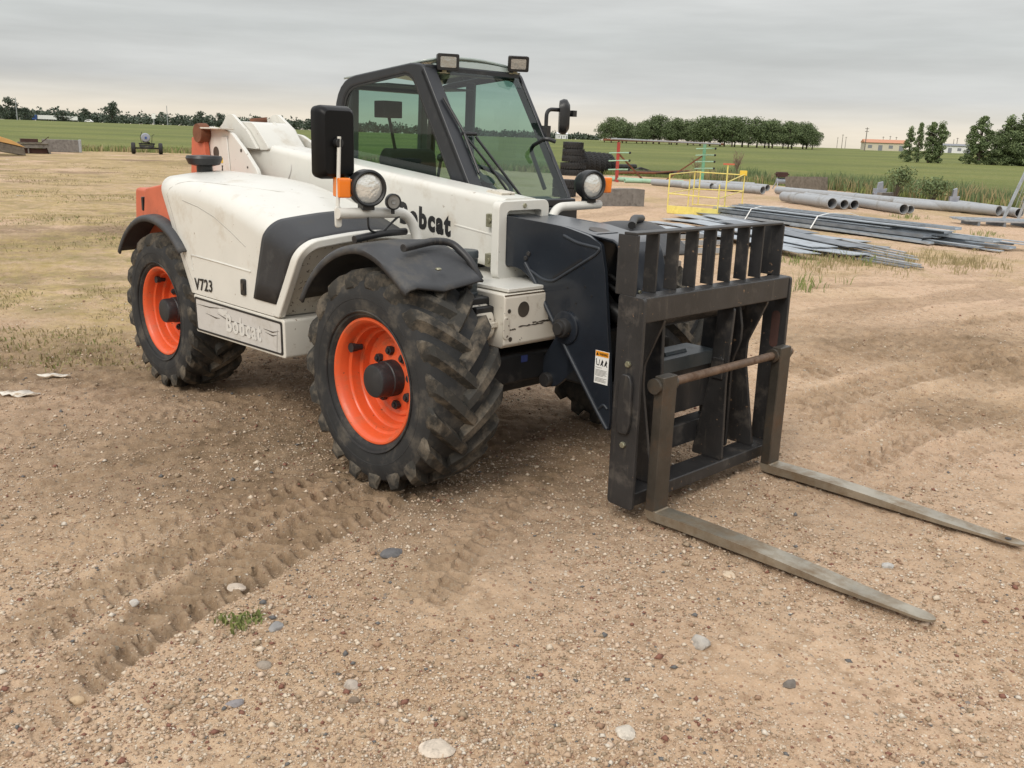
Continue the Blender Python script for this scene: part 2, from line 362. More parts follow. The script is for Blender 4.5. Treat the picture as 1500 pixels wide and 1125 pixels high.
# ------------------------------------------------------------------ ground: one sheet out to the horizon
def _hash(ix, iy, s):
    h = (ix.astype(np.int64) * 374761393 + iy.astype(np.int64) * 668265263 + s * 1442695041) & 0x7fffffff
    h = ((h ^ (h >> 13)) * 1274126177) & 0x7fffffff
    return ((h ^ (h >> 16)) & 0xffff) / 65535.0
def vn(x, y, s=0):
    ix, iy = np.floor(x), np.floor(y); fx, fy = x - ix, y - iy; fx = fx * fx * (3 - 2 * fx); fy = fy * fy * (3 - 2 * fy)
    a, b, c, d = _hash(ix, iy, s), _hash(ix + 1, iy, s), _hash(ix, iy + 1, s), _hash(ix + 1, iy + 1, s)
    return (a * (1 - fx) + b * fx) * (1 - fy) + (c * (1 - fx) + d * fx) * fy
def fbm(x, y, o=4, s=0):
    v = 0; a = .5; t = 0
    for i in range(o): v = v + a * vn(x * 2 ** i + i * 17.3, y * 2 ** i - i * 9.1, s + i); t += a; a *= .55
    return v / t

# paths that wheels have pressed into the yard: photo points, width, tread, depth, dampness
TRK = [
 ([(-60, 985), (60, 915), (150, 862), (260, 812), (370, 762), (480, 712), (560, 672)], .25, 'lug', .021, .8),
 ([(-80, 1140), (150, 960), (250, 895), (350, 838), (450, 782), (560, 732), (640, 695)], .27, 'lug', .023, .85),
 ([(-60, 742), (80, 712), (210, 682), (340, 655), (460, 632)], .26, 'rut', .018, .8),
 ([(-60, 700), (100, 668), (260, 640), (420, 612)], .22, 'rut', .010, .45),
 ([(590, 925), (640, 850), (675, 800), (720, 752), (780, 705), (840, 660)], .26, 'lug', .014, .7),
 ([(520, 720), (600, 690), (700, 640), (790, 600), (900, 560)], .42, 'lug', .009, .5),
 ([(740, 760), (830, 745), (930, 735)], .22, 'rut', .008, .5),
 ([(-60, 600), (80, 578), (180, 556), (270, 546), (330, 540)], .5, 'rut', .025, .9),
 ([(-60, 566), (60, 545), (160, 535), (240, 535)], .4, 'rut', .02, .75),
 ([(-60, 640), (100, 606), (230, 575), (330, 560), (430, 548)], .35, 'rut', .014, .7),
 ([(1150, 552), (1230, 530), (1310, 510), (1370, 498), (1450, 474), (1530, 458)], .5, 'lug', .034, .6),
 ([(1150, 605), (1230, 575), (1320, 552), (1420, 535), (1530, 515)], .40, 'lug', .030, .5),
 ([(1160, 615), (1220, 608), (1300, 596)], .34, 'lug', .04, .5),
 ([(1200, 695), (1270, 660), (1350, 625), (1440, 600), (1540, 570)], .35, 'lug', .026, .4),
 ([(1300, 480), (1370, 500), (1440, 525), (1520, 560)], .7, 'rut', .03, .8),
 ([(1150, 470), (1260, 452), (1400, 438), (1520, 430)], .5, 'rut', .012, .45),
 ([(1150, 500), (1260, 480), (1390, 462), (1520, 440)], .35, 'rut', .014, .4),
 ([(1140, 440), (1300, 440), (1400, 447)], .25, 'rut', .012, .5),
 ([(900, 345), (1000, 330), (960, 322)], .5, 'rut', .01, .3),
 ([(850, 320), (960, 302), (1100, 300), (1240, 330), (1400, 340)], .7, 'rut', .012, .3),
 ([(860, 300), (1000, 290), (1130, 290), (1300, 320)], .6, 'rut', .012, .3),
 ([(-80, 850), (120, 800), (320, 735), (520, 668)], .26, 'lug', .008, .35),
 ([(-80, 800), (120, 762), (330, 702)], .26, 'lug', .007, .3),
 ([(-80, 660), (100, 628), (260, 600), (420, 585)], .28, 'lug', .010, .45),
 ([(700, 760), (800, 700), (880, 660)], .26, 'lug', .008, .4),
 ([(1130, 480), (1260, 462), (1400, 432), (1540, 405)], .4, 'lug', .016, .35),
 ([(1170, 650), (1260, 612), (1360, 580), (1540, 545)], .3, 'lug', .018, .35),
 ([(1250, 720), (1360, 668), (1540, 625)], .28, 'lug', .012, .3),
 ([(900, 400), (1150, 400), (1350, 405), (1540, 398)], .5, 'lug', .012, .25),
 ([(-60, 520), (60, 508), (150, 498), (235, 492)], .3, 'rut', .02, .6),
 ([(-60, 622), (120, 590), (250, 568), (380, 552)], .16, 'rut', .014, .7),
 ([(1180, 520), (1300, 490), (1420, 455)], .16, 'rut', .016, .5),
 ([(1150, 590), (1280, 556), (1420, 520), (1530, 498)], .14, 'rut', .016, .5),
 ([(1240, 690), (1330, 650), (1420, 615), (1540, 585)], .14, 'rut', .014, .45),
 ([(1150, 425), (1300, 418), (1500, 412)], .3, 'rut', .012, .35),
 ([(420, 700), (500, 668), (560, 640), (640, 610)], .12, 'rut', .010, .6),
 ([(-60, 770), (120, 735), (300, 690), (440, 655)], .10, 'rut', .010, .5),
 ([(20, 345), (50, 310), (80, 280), (110, 248)], .9, 'rut', .012, -.9),
 ([(60, 340), (100, 300), (150, 262), (160, 248)], .8, 'rut', .012, -.7),
 ([(-10, 420), (40, 370), (60, 340)], .9, 'lug', .015, .3),
]
def _dist(x, y, pts):
    best = np.full(x.shape, 1e9); arc = np.zeros(x.shape); sd = np.zeros(x.shape); s0 = 0
    P = [G(*p) for p in pts]
    for a, b in zip(P[:-1], P[1:]):
        dx, dy = b.x - a.x, b.y - a.y; L = math.hypot(dx, dy)
        t = np.clip(((x - a.x) * dx + (y - a.y) * dy) / (L * L), 0, 1)
        ex, ey = x - a.x - t * dx, y - a.y - t * dy; d = np.hypot(ex, ey); m = d < best
        best = np.where(m, d, best); arc = np.where(m, s0 + t * L, arc); sd = np.where(m, np.sign(dx * ey - dy * ex), sd); s0 += L
    return best, arc, sd, s0
EDGE = [G(*p) for p in ((-400, 219), (0, 222), (150, 222), (420, 229), (620, 243), (800, 253), (920, 257), (1000, 262), (1100, 269), (1200, 276), (1300, 287), (1440, 302), (1560, 315), (1900, 340))]
_ea = np.array([math.atan2(p.x, p.y) for p in EDGE]); _er = np.array([math.hypot(p.x, p.y) for p in EDGE])
def edge_r(az): return np.interp(az, _ea, _er, left=62, right=26)

REAR = [(-2.33 * math.cos(R(-45)) + .0561 + .87 * math.sin(R(-45)), -2.33 * math.sin(R(-45)) + 5.0614 - .87 * math.cos(R(-45)))]
CHURN = [(*G(90, 520)[:2], 2.4, 1.0), (*G(250, 575)[:2], 1.3, .5), (*G(1400, 500)[:2], 1.4, 1.0), (*G(1270, 505)[:2], 1.1, .9), (*G(1470, 545)[:2], 1.0, .5), (*G(350, 668)[:2], .28, .14), (*G(1390, 600)[:2], .7, .5)]
def terrain(x, y, detail=True):
    r = np.hypot(x, y); az = np.arctan2(x, y)
    z = rise(r); near = 1 - smooth(25, 60, r)
    z = z + near * .05 * (fbm(x * .5, y * .5, 3, 3) - .5)
    for cx, cy in REAR: z = z + .022 * np.exp(-((x - cx) ** 2 + (y - cy) ** 2) / .5)
    ch = np.zeros(x.shape)
    for cx, cy, rx, ry in CHURN: ch = np.maximum(ch, np.exp(-((x - cx) / rx) ** 2 - ((y - cy) / ry) ** 2))
    z = z + near * ch * (.045 * (fbm(x * 2.2 + y * .8, y * 6.5, 4, 45) - .5) + .05 * (fbm(x * 6, y * 13, 3, 46) - .5))
    damp_dark = np.zeros(x.shape); tr = np.zeros(x.shape); zt = np.zeros(x.shape)
    X0, Y0, D0 = x, y, (zt, tr, damp_dark)
    for k, (pts, wd, kind, dep, dm) in enumerate(TRK):
        P_ = [G(*p) for p in pts]; q_ = wd + .25
        sel = (X0 > min(p.x for p in P_) - q_) & (X0 < max(p.x for p in P_) + q_) & (Y0 > min(p.y for p in P_) - q_) & (Y0 < max(p.y for p in P_) + q_)
        if not sel.any(): continue
        x, y = X0[sel], Y0[sel]; d, s, sgn, tot = _dist(x, y, pts); wob = (vn(s * 3, s * 0 + k, 40) - .5) * .05
        e = d + wob; inside = 1 - smooth(wd * .42, wd * .56, e); rim = np.exp(-((e - wd * .6) / (wd * .14 + .015)) ** 2)
        keep = smooth(.22, .5, vn(x * 1.3 + k * 5, y * 1.3, 60 + k))
        fade = (.35 + .65 * keep) * smooth(0, .5, s) * smooth(0, .5, tot - s)
        h = -dep * .32 * inside + dep * .5 * rim
        if kind == 'lug':
            ph = s / (.085 if wd < .29 else .15) + d * (7 if wd < .29 else 4.5) + (sgn > 0) * .5 + .25 * (vn(s * 4, d * 4, 33 + k) - .5)
            q = ph - np.floor(ph); wv = .12 * (vn(x * 30, y * 30, 37) - .5); bar = smooth(.04, .13, q + wv) - smooth(.62, .74, q + wv); bar = bar * smooth(.05, .17, d / wd + .25 * (vn(x * 9, y * 9, 71) - .5) + .1)
            h = h - dep * 1.9 * inside * bar * (.45 + .55 * vn(x * 9, y * 9, 70))
        else:
            h = h + dep * 1.0 * inside * (np.sin(d * 2 * math.pi / .11 + 3 * vn(s, s * 0, 2)) * .5) + dep * .9 * (vn(x * 11, y * 11, 9) - .5) * inside
        zt[sel] += h * fade; tr[sel] = np.maximum(tr[sel], inside * fade); dd_ = damp_dark[sel]; damp_dark[sel] = np.where(np.abs(dm) * inside * fade > np.abs(dd_), dm * inside * fade, dd_)
    x, y = X0, Y0
    rough = .018 * (fbm(x * 5, y * 5, 4, 21) - .5) + .026 * (fbm(x * 19, y * 19, 3, 31) - .5) * (1 - .3 * tr)
    damp_dark = np.maximum(damp_dark, ch * (.5 + .7 * fbm(x * 2, y * 3, 3, 47)))
    z = z + near * (zt + rough)
    field = smooth(-1.2, 1.0, r - edge_r(az) + 3 * (fbm(x * .6, y * .6, 3, 5) - .5))
    z = z + .10 * field * near
    return z, field, damp_dark, tr

def make_ground():
    az = np.concatenate([np.linspace(R(-46), R(46), 1000), np.linspace(R(46), R(314), 70)[1:-1]])
    rr = np.concatenate([[1.0], np.exp(np.linspace(math.log(1.6), math.log(28), 800)), np.exp(np.linspace(math.log(28), math.log(80), 90))[1:], np.exp(np.linspace(math.log(80), math.log(4000), 50))[1:]])
    A, RR = np.meshgrid(az, rr); x = (RR * np.sin(A)).ravel(); y = (RR * np.cos(A)).ravel()
    z, field, damp_dark, tr = terrain(x, y); r = RR.ravel()
    # straw-covered ground: left mid distance, and around the steel pile
    straw = smooth(6.5, 9.5, r) * smooth(.05, -.25, np.arctan2(x, y) + .02) * smooth(.32, .62, fbm(x * .45, y * .45, 4, 8) + .08 * smooth(6, 14, r))
    pile = np.exp(-(((x - 6.4) / 3.4) ** 2 + ((y - 18) / 5.5) ** 2)); straw = np.maximum(straw, pile * smooth(.42, .62, fbm(x * .9, y * .9, 4, 12)))
    straw2 = smooth(.5, .68, fbm(x * .3 + 7, y * .3, 4, 15)) * smooth(14, 22, r) * .7
    straw = np.maximum(straw, straw2) * (1 - field)
    brown = smooth(11, 17, r) * smooth(.03, -.1, np.arctan2(x, y)) * smooth(.5, .64, fbm(x * .17 + 3, y * .12, 4, 18)) * (1 - field)
    brown = np.maximum(brown, .8 * smooth(.52, .66, fbm(x * .8, y * 1.6, 4, 19)) * smooth(5, 8, r) * (1 - field) * smooth(.05, -.2, np.arctan2(x, y)))
    # ground colour made darker round and under the machine and to its left
    dark_mask = np.exp(-(((x + .9) / 2.3) ** 2 + ((y - 4.9) / 1.35) ** 2) * .8) * (.65 + .6 * fbm(x * 2.2, y * 2.2, 3, 77))
    dark_mask = np.maximum(dark_mask, .95 * np.exp(-(((x + 3.6) / 2.8) ** 2 + ((y - 6.6) / 1.3) ** 2)) * (.4 + 1.0 * fbm(x * 1.8, y * 1.8, 3, 78)))
    d = np.clip(np.maximum(np.maximum(np.maximum(damp_dark, 0), dark_mask * 1.15), brown), 0, 1); pale = np.clip(-damp_dark, 0, 1)
    n = len(az); m = len(rr); V = np.stack([x, y, z], 1)
    V = np.vstack([V, [[0, 0, 0]]]); i = np.arange(m - 1)[:, None] * n; k = np.arange(n)[None, :]; k2 = (k + 1) % n
    F = np.stack([(i + k), (i + k2), (i + n + k2), (i + n + k)], -1).reshape(-1, 4)[:, ::-1]
    me = bpy.data.meshes.new('ground'); me.vertices.add(len(V)); me.vertices.foreach_set('co', V.ravel())
    T = np.stack([np.full(n, len(V) - 1), k[0], k2[0]], 1)[:, ::-1]
    li = np.concatenate([F.ravel(), T.ravel()]); st = np.concatenate([np.arange(len(F)) * 4, len(F) * 4 + np.arange(n) * 3])
    me.loops.add(len(li)); me.loops.foreach_set('vertex_index', li.astype(np.int32)); me.polygons.add(len(st)); me.polygons.foreach_set('loop_start', st.astype(np.int32))
    me.polygons.foreach_set('use_smooth', np.ones(len(st), bool)); me.update(calc_edges=True); me.validate()
    for nm, arr in (('field', field), ('straw', straw), ('damp_dark', d), ('pale', pale)):
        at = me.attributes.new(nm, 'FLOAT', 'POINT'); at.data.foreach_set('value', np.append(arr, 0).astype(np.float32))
    o = bpy.data.objects.new('ground', me); COL.objects.link(o); tag(o, kind='structure')
    m = bpy.data.materials.new('ground_dirt'); m.use_nodes = True; nt = m.node_tree; n = nt.nodes; l = nt.links; b = n['Principled BSDF']
    b.inputs['Roughness'].default_value = .95; b.inputs['Specular IOR Level'].default_value = .15
    tcn = n.new('ShaderNodeTexCoord')
    def noise(sc, det=4, rg=.6, mscale=None):
        t = n.new('ShaderNodeTexNoise'); t.inputs['Scale'].default_value = sc; t.inputs['Detail'].default_value = det; t.inputs['Roughness'].default_value = rg
        if mscale: q = n.new('ShaderNodeMapping'); q.inputs['Scale'].default_value = mscale; l.new(tcn.outputs['Object'], q.inputs[0]); l.new(q.outputs[0], t.inputs['Vector'])
        else: l.new(tcn.outputs['Object'], t.inputs['Vector'])
        return t.outputs['Fac']
    def rng_(s, a, c, lo=0, hi=1):
        t = n.new('ShaderNodeMapRange'); t.inputs[1].default_value = a; t.inputs[2].default_value = c; t.inputs[3].default_value = lo; t.inputs[4].default_value = hi; l.new(s, t.inputs[0]); return t.outputs[0]
    def mix(f, A, B):
        t = n.new('ShaderNodeMix'); t.data_type = 'RGBA'
        if isinstance(f, float): t.inputs['Factor'].default_value = f
        else: l.new(f, t.inputs['Factor'])
        for kk, v in (('A', A), ('B', B)):
            if isinstance(v, tuple): t.inputs[kk].default_value = (*v, 1)
            else: l.new(v, t.inputs[kk])
        return t.outputs['Result']
    def math_(op, a, c):
        t = n.new('ShaderNodeMath'); t.operation = op
        for i_, v in ((0, a), (1, c)):
            if isinstance(v, (int, float)): t.inputs[i_].default_value = v
            else: l.new(v, t.inputs[i_])
        return t.outputs[0]
    def att(nm): t = n.new('ShaderNodeAttribute'); t.attribute_name = nm; return t.outputs['Fac']
    dirt = mix(rng_(noise(1.1, 5), .35, .65), (.445, .305, .188), (.585, .428, .285))
    dirt = mix(rng_(noise(.22, 3), .4, .62), dirt, (.57, .405, .285))
    dirt = mix(rng_(noise(9, 5, .7), .5, .72), dirt, (.30, .198, .122))
    # embedded gravel: two sizes of cells, some of them stones of mixed colour
    def stones(sc, thr, base):
        v = n.new('ShaderNodeTexVoronoi'); v.inputs['Scale'].default_value = sc; l.new(tcn.outputs['Object'], v.inputs['Vector'])
        sx = n.new('ShaderNodeSeparateColor'); l.new(v.outputs['Color'], sx.inputs[0])
        rp = n.new('ShaderNodeValToRGB'); c = rp.color_ramp; c.interpolation = 'CONSTANT'
        c.elements[0].position = 0; c.elements[0].color = (.50, .34, .215, 1); c.elements[1].position = .96; c.elements[1].color = (.20, .19, .18, 1)
        for p, q in ((.25, (.60, .46, .33, 1)), (.48, (.34, .20, .13, 1)), (.58, (.64, .53, .40, 1)), (.8, (.24, .12, .08, 1)), (.86, (.70, .63, .52, 1))):
            e = c.elements.new(p); e.color = q
        l.new(sx.outputs['Green'], rp.inputs[0])
        f = math_('MULTIPLY', math_('LESS_THAN', v.outputs['Distance'], .42), math_('GREATER_THAN', sx.outputs['Red'], thr))
        return mix(f, base, rp.outputs[0]), f
    dens = rng_(noise(.8, 4), .35, .65)
    g1, f1 = stones(110, .45, dirt); g2, f2 = stones(48, .78, g1)
    dirt = mix(dens, mix(.45, dirt, g2), g2)
    dirt = mix(math_('MULTIPLY', att('damp_dark'), rng_(noise(6, 5, .7), .3, .6, .55, .97)), dirt, mix(rng_(noise(14, 4), .35, .65), (.140, .096, .058), (.25, .175, .108)))
    dirt = mix(math_('MULTIPLY', att('pale'), .95), dirt, (.56, .43, .31))
    st = mix(rng_(noise(4, 6, .75), .35, .65), (.30, .225, .095), (.50, .38, .185))
    st = mix(rng_(noise(1.2, 3), .45, .65), st, (.27, .22, .10))
    dirt = mix(math_('MULTIPLY', att('straw'), rng_(noise(3.5, 6, .72), .32, .6)), dirt, st)
    fl = mix(rng_(noise(.03, 4, .6), .35, .65), (.140, .170, .045), (.215, .220, .075))
    fl = mix(rng_(noise(.25, 6, .75, (1, .35, 1)), .45, .7), fl, (.230, .215, .080))
    fl = mix(rng_(noise(.011, 5, .6, (1, 2.2, 1)), .44, .58), fl, (.135, .150, .052))
    fl = mix(rng_(noise(2.2, 6, .75), .42, .68), fl, (.095, .122, .034))
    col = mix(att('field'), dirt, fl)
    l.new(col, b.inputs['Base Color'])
    bp = n.new('ShaderNodeBump'); bp.inputs['Strength'].default_value = .8; bp.inputs['Distance'].default_value = .012
    hgt = math_('ADD', math_('MULTIPLY', noise(75, 5, .7), 1.0), math_('ADD', math_('MULTIPLY', f1, .25), math_('MULTIPLY', f2, .5)))
    l.new(hgt, bp.inputs['Height']); l.new(bp.outputs[0], b.inputs['Normal'])
    me.materials.append(m)
make_ground()

def hz(x, y): return terrain(np.array([float(x)]), np.array([float(y)]))[0][0]
def put(px, py):
    "point on the real ground surface under a photo pixel"
    p = G(px, py); p.z = float(hz(p.x, p.y)); return p

# loose gravel lying on the yard
def stone_mat():
    m = bpy.data.materials.new('stones'); m.use_nodes = True; n = m.node_tree.nodes; l = m.node_tree.links; p = n['Principled BSDF']; p.inputs['Roughness'].default_value = .85
    g = n.new('ShaderNodeNewGeometry'); rp = n.new('ShaderNodeValToRGB'); c = rp.color_ramp; c.interpolation = 'CONSTANT'
    c.elements[0].position = 0; c.elements[0].color = (.56, .40, .27, 1); c.elements[1].position = .97; c.elements[1].color = (.16, .155, .15, 1)
    for q, k in ((.25, (.70, .54, .40, 1)), (.47, (.40, .25, .16, 1)), (.56, (.76, .63, .48, 1)), (.70, (.27, .12, .08, 1)), (.75, (.74, .66, .55, 1)), (.80, (.40, .30, .20, 1))):
        e = c.elements.new(q); e.color = k
    l.new(g.outputs['Random Per Island'], rp.inputs[0])
    tcn = n.new('ShaderNodeTexCoord'); t = n.new('ShaderNodeTexNoise'); t.inputs['Scale'].default_value = 90; l.new(tcn.outputs['Object'], t.inputs['Vector'])
    x = n.new('ShaderNodeMix'); x.data_type = 'RGBA'; x.blend_type = 'MULTIPLY'; x.inputs['Factor'].default_value = .5; l.new(rp.outputs[0], x.inputs['A']); l.new(t.outputs['Fac'], x.inputs['B'])
    l.new(x.outputs['Result'], p.inputs['Base Color']); MATS['stones'] = m
stone_mat()
def gravel(cnt=230000):
    az = rng.uniform(R(-42), R(42), cnt); r = 1.9 * np.exp(rng.uniform(0, 1, cnt) ** 1.0 * math.log(12 / 1.9))
    x, y = r * np.sin(az), r * np.cos(az)
    dn = fbm(x * 1.1, y * 1.1, 4, 90); z, fld, dmp, tr = terrain(x, y)
    keep = (rng.uniform(0, 1, cnt) < smooth(.33, .62, dn) * .95 + .06) & (rng.uniform(0, 1, cnt) > tr * .8) & (rng.uniform(0, 1, cnt) < 1 - .6 * smooth(5, 11, r))
    x, y, z, r = x[keep], y[keep], z[keep], r[keep]; cnt = len(x)
    s = .0019 + .0023 * rng.exponential(1, cnt); s = np.minimum(s, .022) * (1 + .05 * np.maximum(r - 3, 0))
    base = np.array([(1, 0, 0), (0, 1, 0), (-1, 0, 0), (0, -1, 0), (0, 0, .75), (0, 0, -.6), (.6, .6, .45), (-.6, -.6, .4)], float)
    base = base[:6]
    V = base[None] * (1 + rng.uniform(-.35, .35, (cnt, 6, 1))); a = rng.uniform(0, 6.28, cnt); ca, sa = np.cos(a)[:, None], np.sin(a)[:, None]
    el = rng.uniform(.6, 1.0, (cnt, 1)); X = V[..., 0]; Y = V[..., 1] * el; Z = V[..., 2] * rng.uniform(.5, 1, (cnt, 1))
    P = np.stack([x[:, None] + s[:, None] * (X * ca - Y * sa), y[:, None] + s[:, None] * (X * sa + Y * ca), z[:, None] + s[:, None] * (Z + .25)], -1).reshape(-1, 3)
    f = np.array([(0, 1, 4), (1, 2, 4), (2, 3, 4), (3, 0, 4), (1, 0, 5), (2, 1, 5), (3, 2, 5), (0, 3, 5)])
    Fa = (np.arange(cnt)[:, None, None] * 6 + f[None]).reshape(-1, 3)
    me = bpy.data.meshes.new('gravel'); me.vertices.add(len(P)); me.vertices.foreach_set('co', P.ravel()); me.loops.add(Fa.size); me.loops.foreach_set('vertex_index', Fa.ravel().astype(np.int32))
    me.polygons.add(len(Fa)); me.polygons.foreach_set('loop_start', (np.arange(len(Fa)) * 3).astype(np.int32)); me.update(calc_edges=True); me.materials.append(MATS['stones'])
    o = bpy.data.objects.new('gravel', me); COL.objects.link(o); tag(o, kind='stuff')
gravel()

# single stones one can point at
def rock(px, py, wpx, hf, col, label, seed, flat=1.0):
    p = put(px, py); d = (p - Vector((0, 0, EYE))).length; sz = wpx * d / F_PX / 2
    bm = bmesh.new(); bmesh.ops.create_icosphere(bm, subdivisions=3, radius=1); rs = random.Random(seed)
    ax = [Vector((rs.gauss(0, 1), rs.gauss(0, 1), rs.gauss(0, 1))).normalized() for _ in range(9)]; cut = [rs.uniform(.62, .95) for _ in ax]
    for v in bm.verts:
        for a, c in zip(ax, cut):
            k = v.co.dot(a)
            if k > c: v.co -= a * (k - c) * .9
        v.co += v.co.normalized() * rs.uniform(-.025, .025)
        v.co = Vector((v.co.x * sz, v.co.y * sz * .75, v.co.z * sz * hf))
    me = bpy.data.meshes.new('stone'); bm.to_mesh(me); bm.free(); me.polygons.foreach_set('use_smooth', [True] * len(me.polygons)); me.set_sharp_from_angle(angle=R(28))
    k = 'stone_%d' % seed; mat(k, col, .9, var=.18, scale=30, dirt=tuple(c * .6 for c in col), dirt_lo=.5, dirt_hi=.7, dirt_scale=45, bump=.3, bump_scale=120); me.materials.append(MATS[k])
    o = bpy.data.objects.new('stone', me); COL.objects.link(o); o.location = p + Vector((0, 0, sz * hf * .12)); o.rotation_euler = (0, 0, rs.uniform(0, 6)); tag(o, label, 'stone')
for i, a in enumerate([
    (1026, 940, 32, .75, (.40, .37, .33), 'chunky pale grey angular stone on the gravel below the nearer fork'),
    (573, 807, 36, .30, (.14, .135, .135), 'flat dark slate grey stone lying between the tyre tracks and the front wheel'),
    (346, 855, 28, .35, (.50, .42, .34), 'smooth pale oval stone beside the chevron tyre track'),
    (197, 887, 15, .7, (.52, .48, .43), 'small rounded whitish stone between the two chevron tracks'),
    (640, 1092, 54, .22, (.55, .47, .38), 'large flat cream stone half buried at the bottom edge'),
    (916, 1072, 36, .35, (.56, .50, .42), 'broad cream stone half sunk in the gravel near the bottom right'),
    (1157, 1001, 22, .7, (.17, .15, .13), 'dark brown grey stone right of centre on the bare gravel'),
    (113, 1020, 22, .55, (.48, .35, .22), 'tan rounded stone near the left edge below the tracks'),
    (515, 998, 26, .6, (.42, .36, .30), 'mottled tan and grey stone in a cluster at the bottom centre'),
    (519, 1021, 18, .7, (.20, .15, .11), 'dark brown stone just below the mottled stone at bottom centre'),
    (404, 918, 28, .4, (.27, .26, .25), 'flat grey stone beside the small green weed'),
    (343, 1029, 26, .4, (.26, .24, .24), 'flat purplish grey stone on the gravel below the green weed'),
    (387, 970, 24, .5, (.30, .25, .20), 'brown stone between the green weed and the bottom edge'),
    (1300, 828, 20, .5, (.45, .43, .40), 'pale grey stone between the two forks'),
    (1068, 838, 24, .25, (.58, .46, .33), 'flat buff stone in the dirt just beyond the nearer fork')]):
    rock(*a, seed=100 + i)
# litter
for px, py, wd, label in ((79, 555, 44, 'white scrap of paper trodden into the mud left of the rear wheel'), (27, 580, 58, 'long white scrap of paper lying in the mud nearer the left edge'), (12, 234, 7, 'white scrap of litter near the plywood box'), (29, 287, 9, 'white scrap of litter on the straw by the pale wheel track')):
    p = put(px, py); d = (p - Vector((0, 0, EYE))).length; L = wd * d / F_PX; b = MB(); rs = random.Random(px); n = 9; V = []
    for i in range(n): V += [(-L / 2 + L * i / (n - 1), -L * .2 * (1.05 - (2 * i / (n - 1) - 1) ** 2) * rs.uniform(.6, 1.3), rs.uniform(-.006, .006)), (-L / 2 + L * i / (n - 1), L * .2 * (1.05 - (2 * i / (n - 1) - 1) ** 2) * rs.uniform(.4, 1.2), rs.uniform(-.004, .008))]
    b.add(V, [(2 * i, 2 * i + 2, 2 * i + 3, 2 * i + 1) for i in range(n - 1)]); o = b.build('paper_scrap', 'litter_white', loc=p + Vector((0, 0, .014)), thick=.004); tag(o, label, 'litter')

# ------------------------------------------------------------------ vegetation
def leaves(b, C, n, size, rs, up=.3, squash=1.0):
    for _ in range(n):
        while True:
            q = Vector((rs.uniform(-1, 1), rs.uniform(-1, 1), rs.uniform(-1, 1)))
            if q.length < 1: break
        p = C[0] + Vector((q.x * C[1], q.y * C[1], q.z * C[1] * squash)); nn = Vector((rs.gauss(0, 1), rs.gauss(0, 1), rs.gauss(0, 1) + up)).normalized()
        a = nn.orthogonal().normalized(); bb = nn.cross(a); t = rs.uniform(0, 6.28); u = a * math.cos(t) + bb * math.sin(t); v = nn.cross(u); s = size * rs.uniform(.6, 1.3)
        b.add([p - u * s * .5, p + v * s * .32, p + u * s * .5, p - v * s * .32], [(0, 1, 2, 3)])
def tree_meshes(h, wd, shape, seed, lm='leaf', n=1700, size=.62, base=.25, ncl=30, cr=(.10, .2)):
    rs = random.Random(seed); b = MB(); t = MB()
    trunk = [(0, 0, -.3)] + [(rs.gauss(0, .03) * h * i / 5, rs.gauss(0, .03) * h * i / 5, h * .8 * i / 5) for i in range(1, 6)]
    t.tube(trunk, [.030 * h, .025 * h, .02 * h, .015 * h, .010 * h, .004 * h], 7)
    cl = []
    for i in range(ncl):
        f = rs.random() if ncl < 40 else (i + rs.random()) / ncl
        if shape == 'round': rad = math.sin(math.pi * min(.97, max(.06, f * .92 + .06))) ** .6
        elif shape == 'poplar': rad = (1 - f) ** .55 * min(1, f * 5 + .55)
        else: rad = min(1, .5 + f * 1.6) * (1 - max(0, f - .55) * 1.6)
        a = rs.uniform(0, 6.28); q = math.sqrt(rs.random()) * rad * wd * .42
        c = Vector((q * math.cos(a), q * math.sin(a), h * (base + (1 - base) * f * .95))); cl.append((c, wd * rs.uniform(*cr)))
        if i % 3 == 0: z0 = max(h * .15, c.z * rs.uniform(.45, .7)); t.tube([(0, 0, z0), (c.x * .5, c.y * .5, (z0 + c.z) * .52), tuple(c)], [.010 * h, .006 * h, .002 * h], 5)
    for c in cl: leaves(b, c, n // len(cl), size, rs, squash=.85)
    return b, t
TREES = {}
def tree_proto(key, *a, **k):
    lm = k.get('lm', 'leaf'); b, t = tree_meshes(*a, **k); e = empty('tree'); t.build('trunk', 'bark', e); b.build('crown', lm, e, fixn=False, ang=180); TREES[key] = e; e['_proto'] = 1
_used = set()
def tree(key, p, s, rz, label, group=None, name='tree', sx=1):
    e = TREES[key]
    o = e if key not in _used else dup(e)
    _used.add(key); o.location = p; o.rotation_euler = (0, 0, rz); o.scale = (s * sx, s * sx, s)
    o.name = name; tag(o, label, 'tree', group)
for i in range(9): tree_proto('cw%d' % i, 10, 11, 'open', 200 + i, n=4600, size=.46, base=.24, ncl=46)
for i in range(3): tree_proto('pop%d' % i, 7, 3.6, 'poplar', 230 + i, lm='leaf_light', n=5600, size=.23, base=.06, ncl=48, cr=(.07, .19))
for i in range(3): tree_proto('bush%d' % i, 7, 6.2, 'round', 240 + i, lm='leaf', n=7000, size=.26, base=.05, ncl=50, cr=(.08, .19))
for i in range(3): tree_proto('far%d' % i, 12, 12, 'round', 250 + i, lm='leaf_blue', n=1500, size=1.0, base=.05)
rs = random.Random(5)
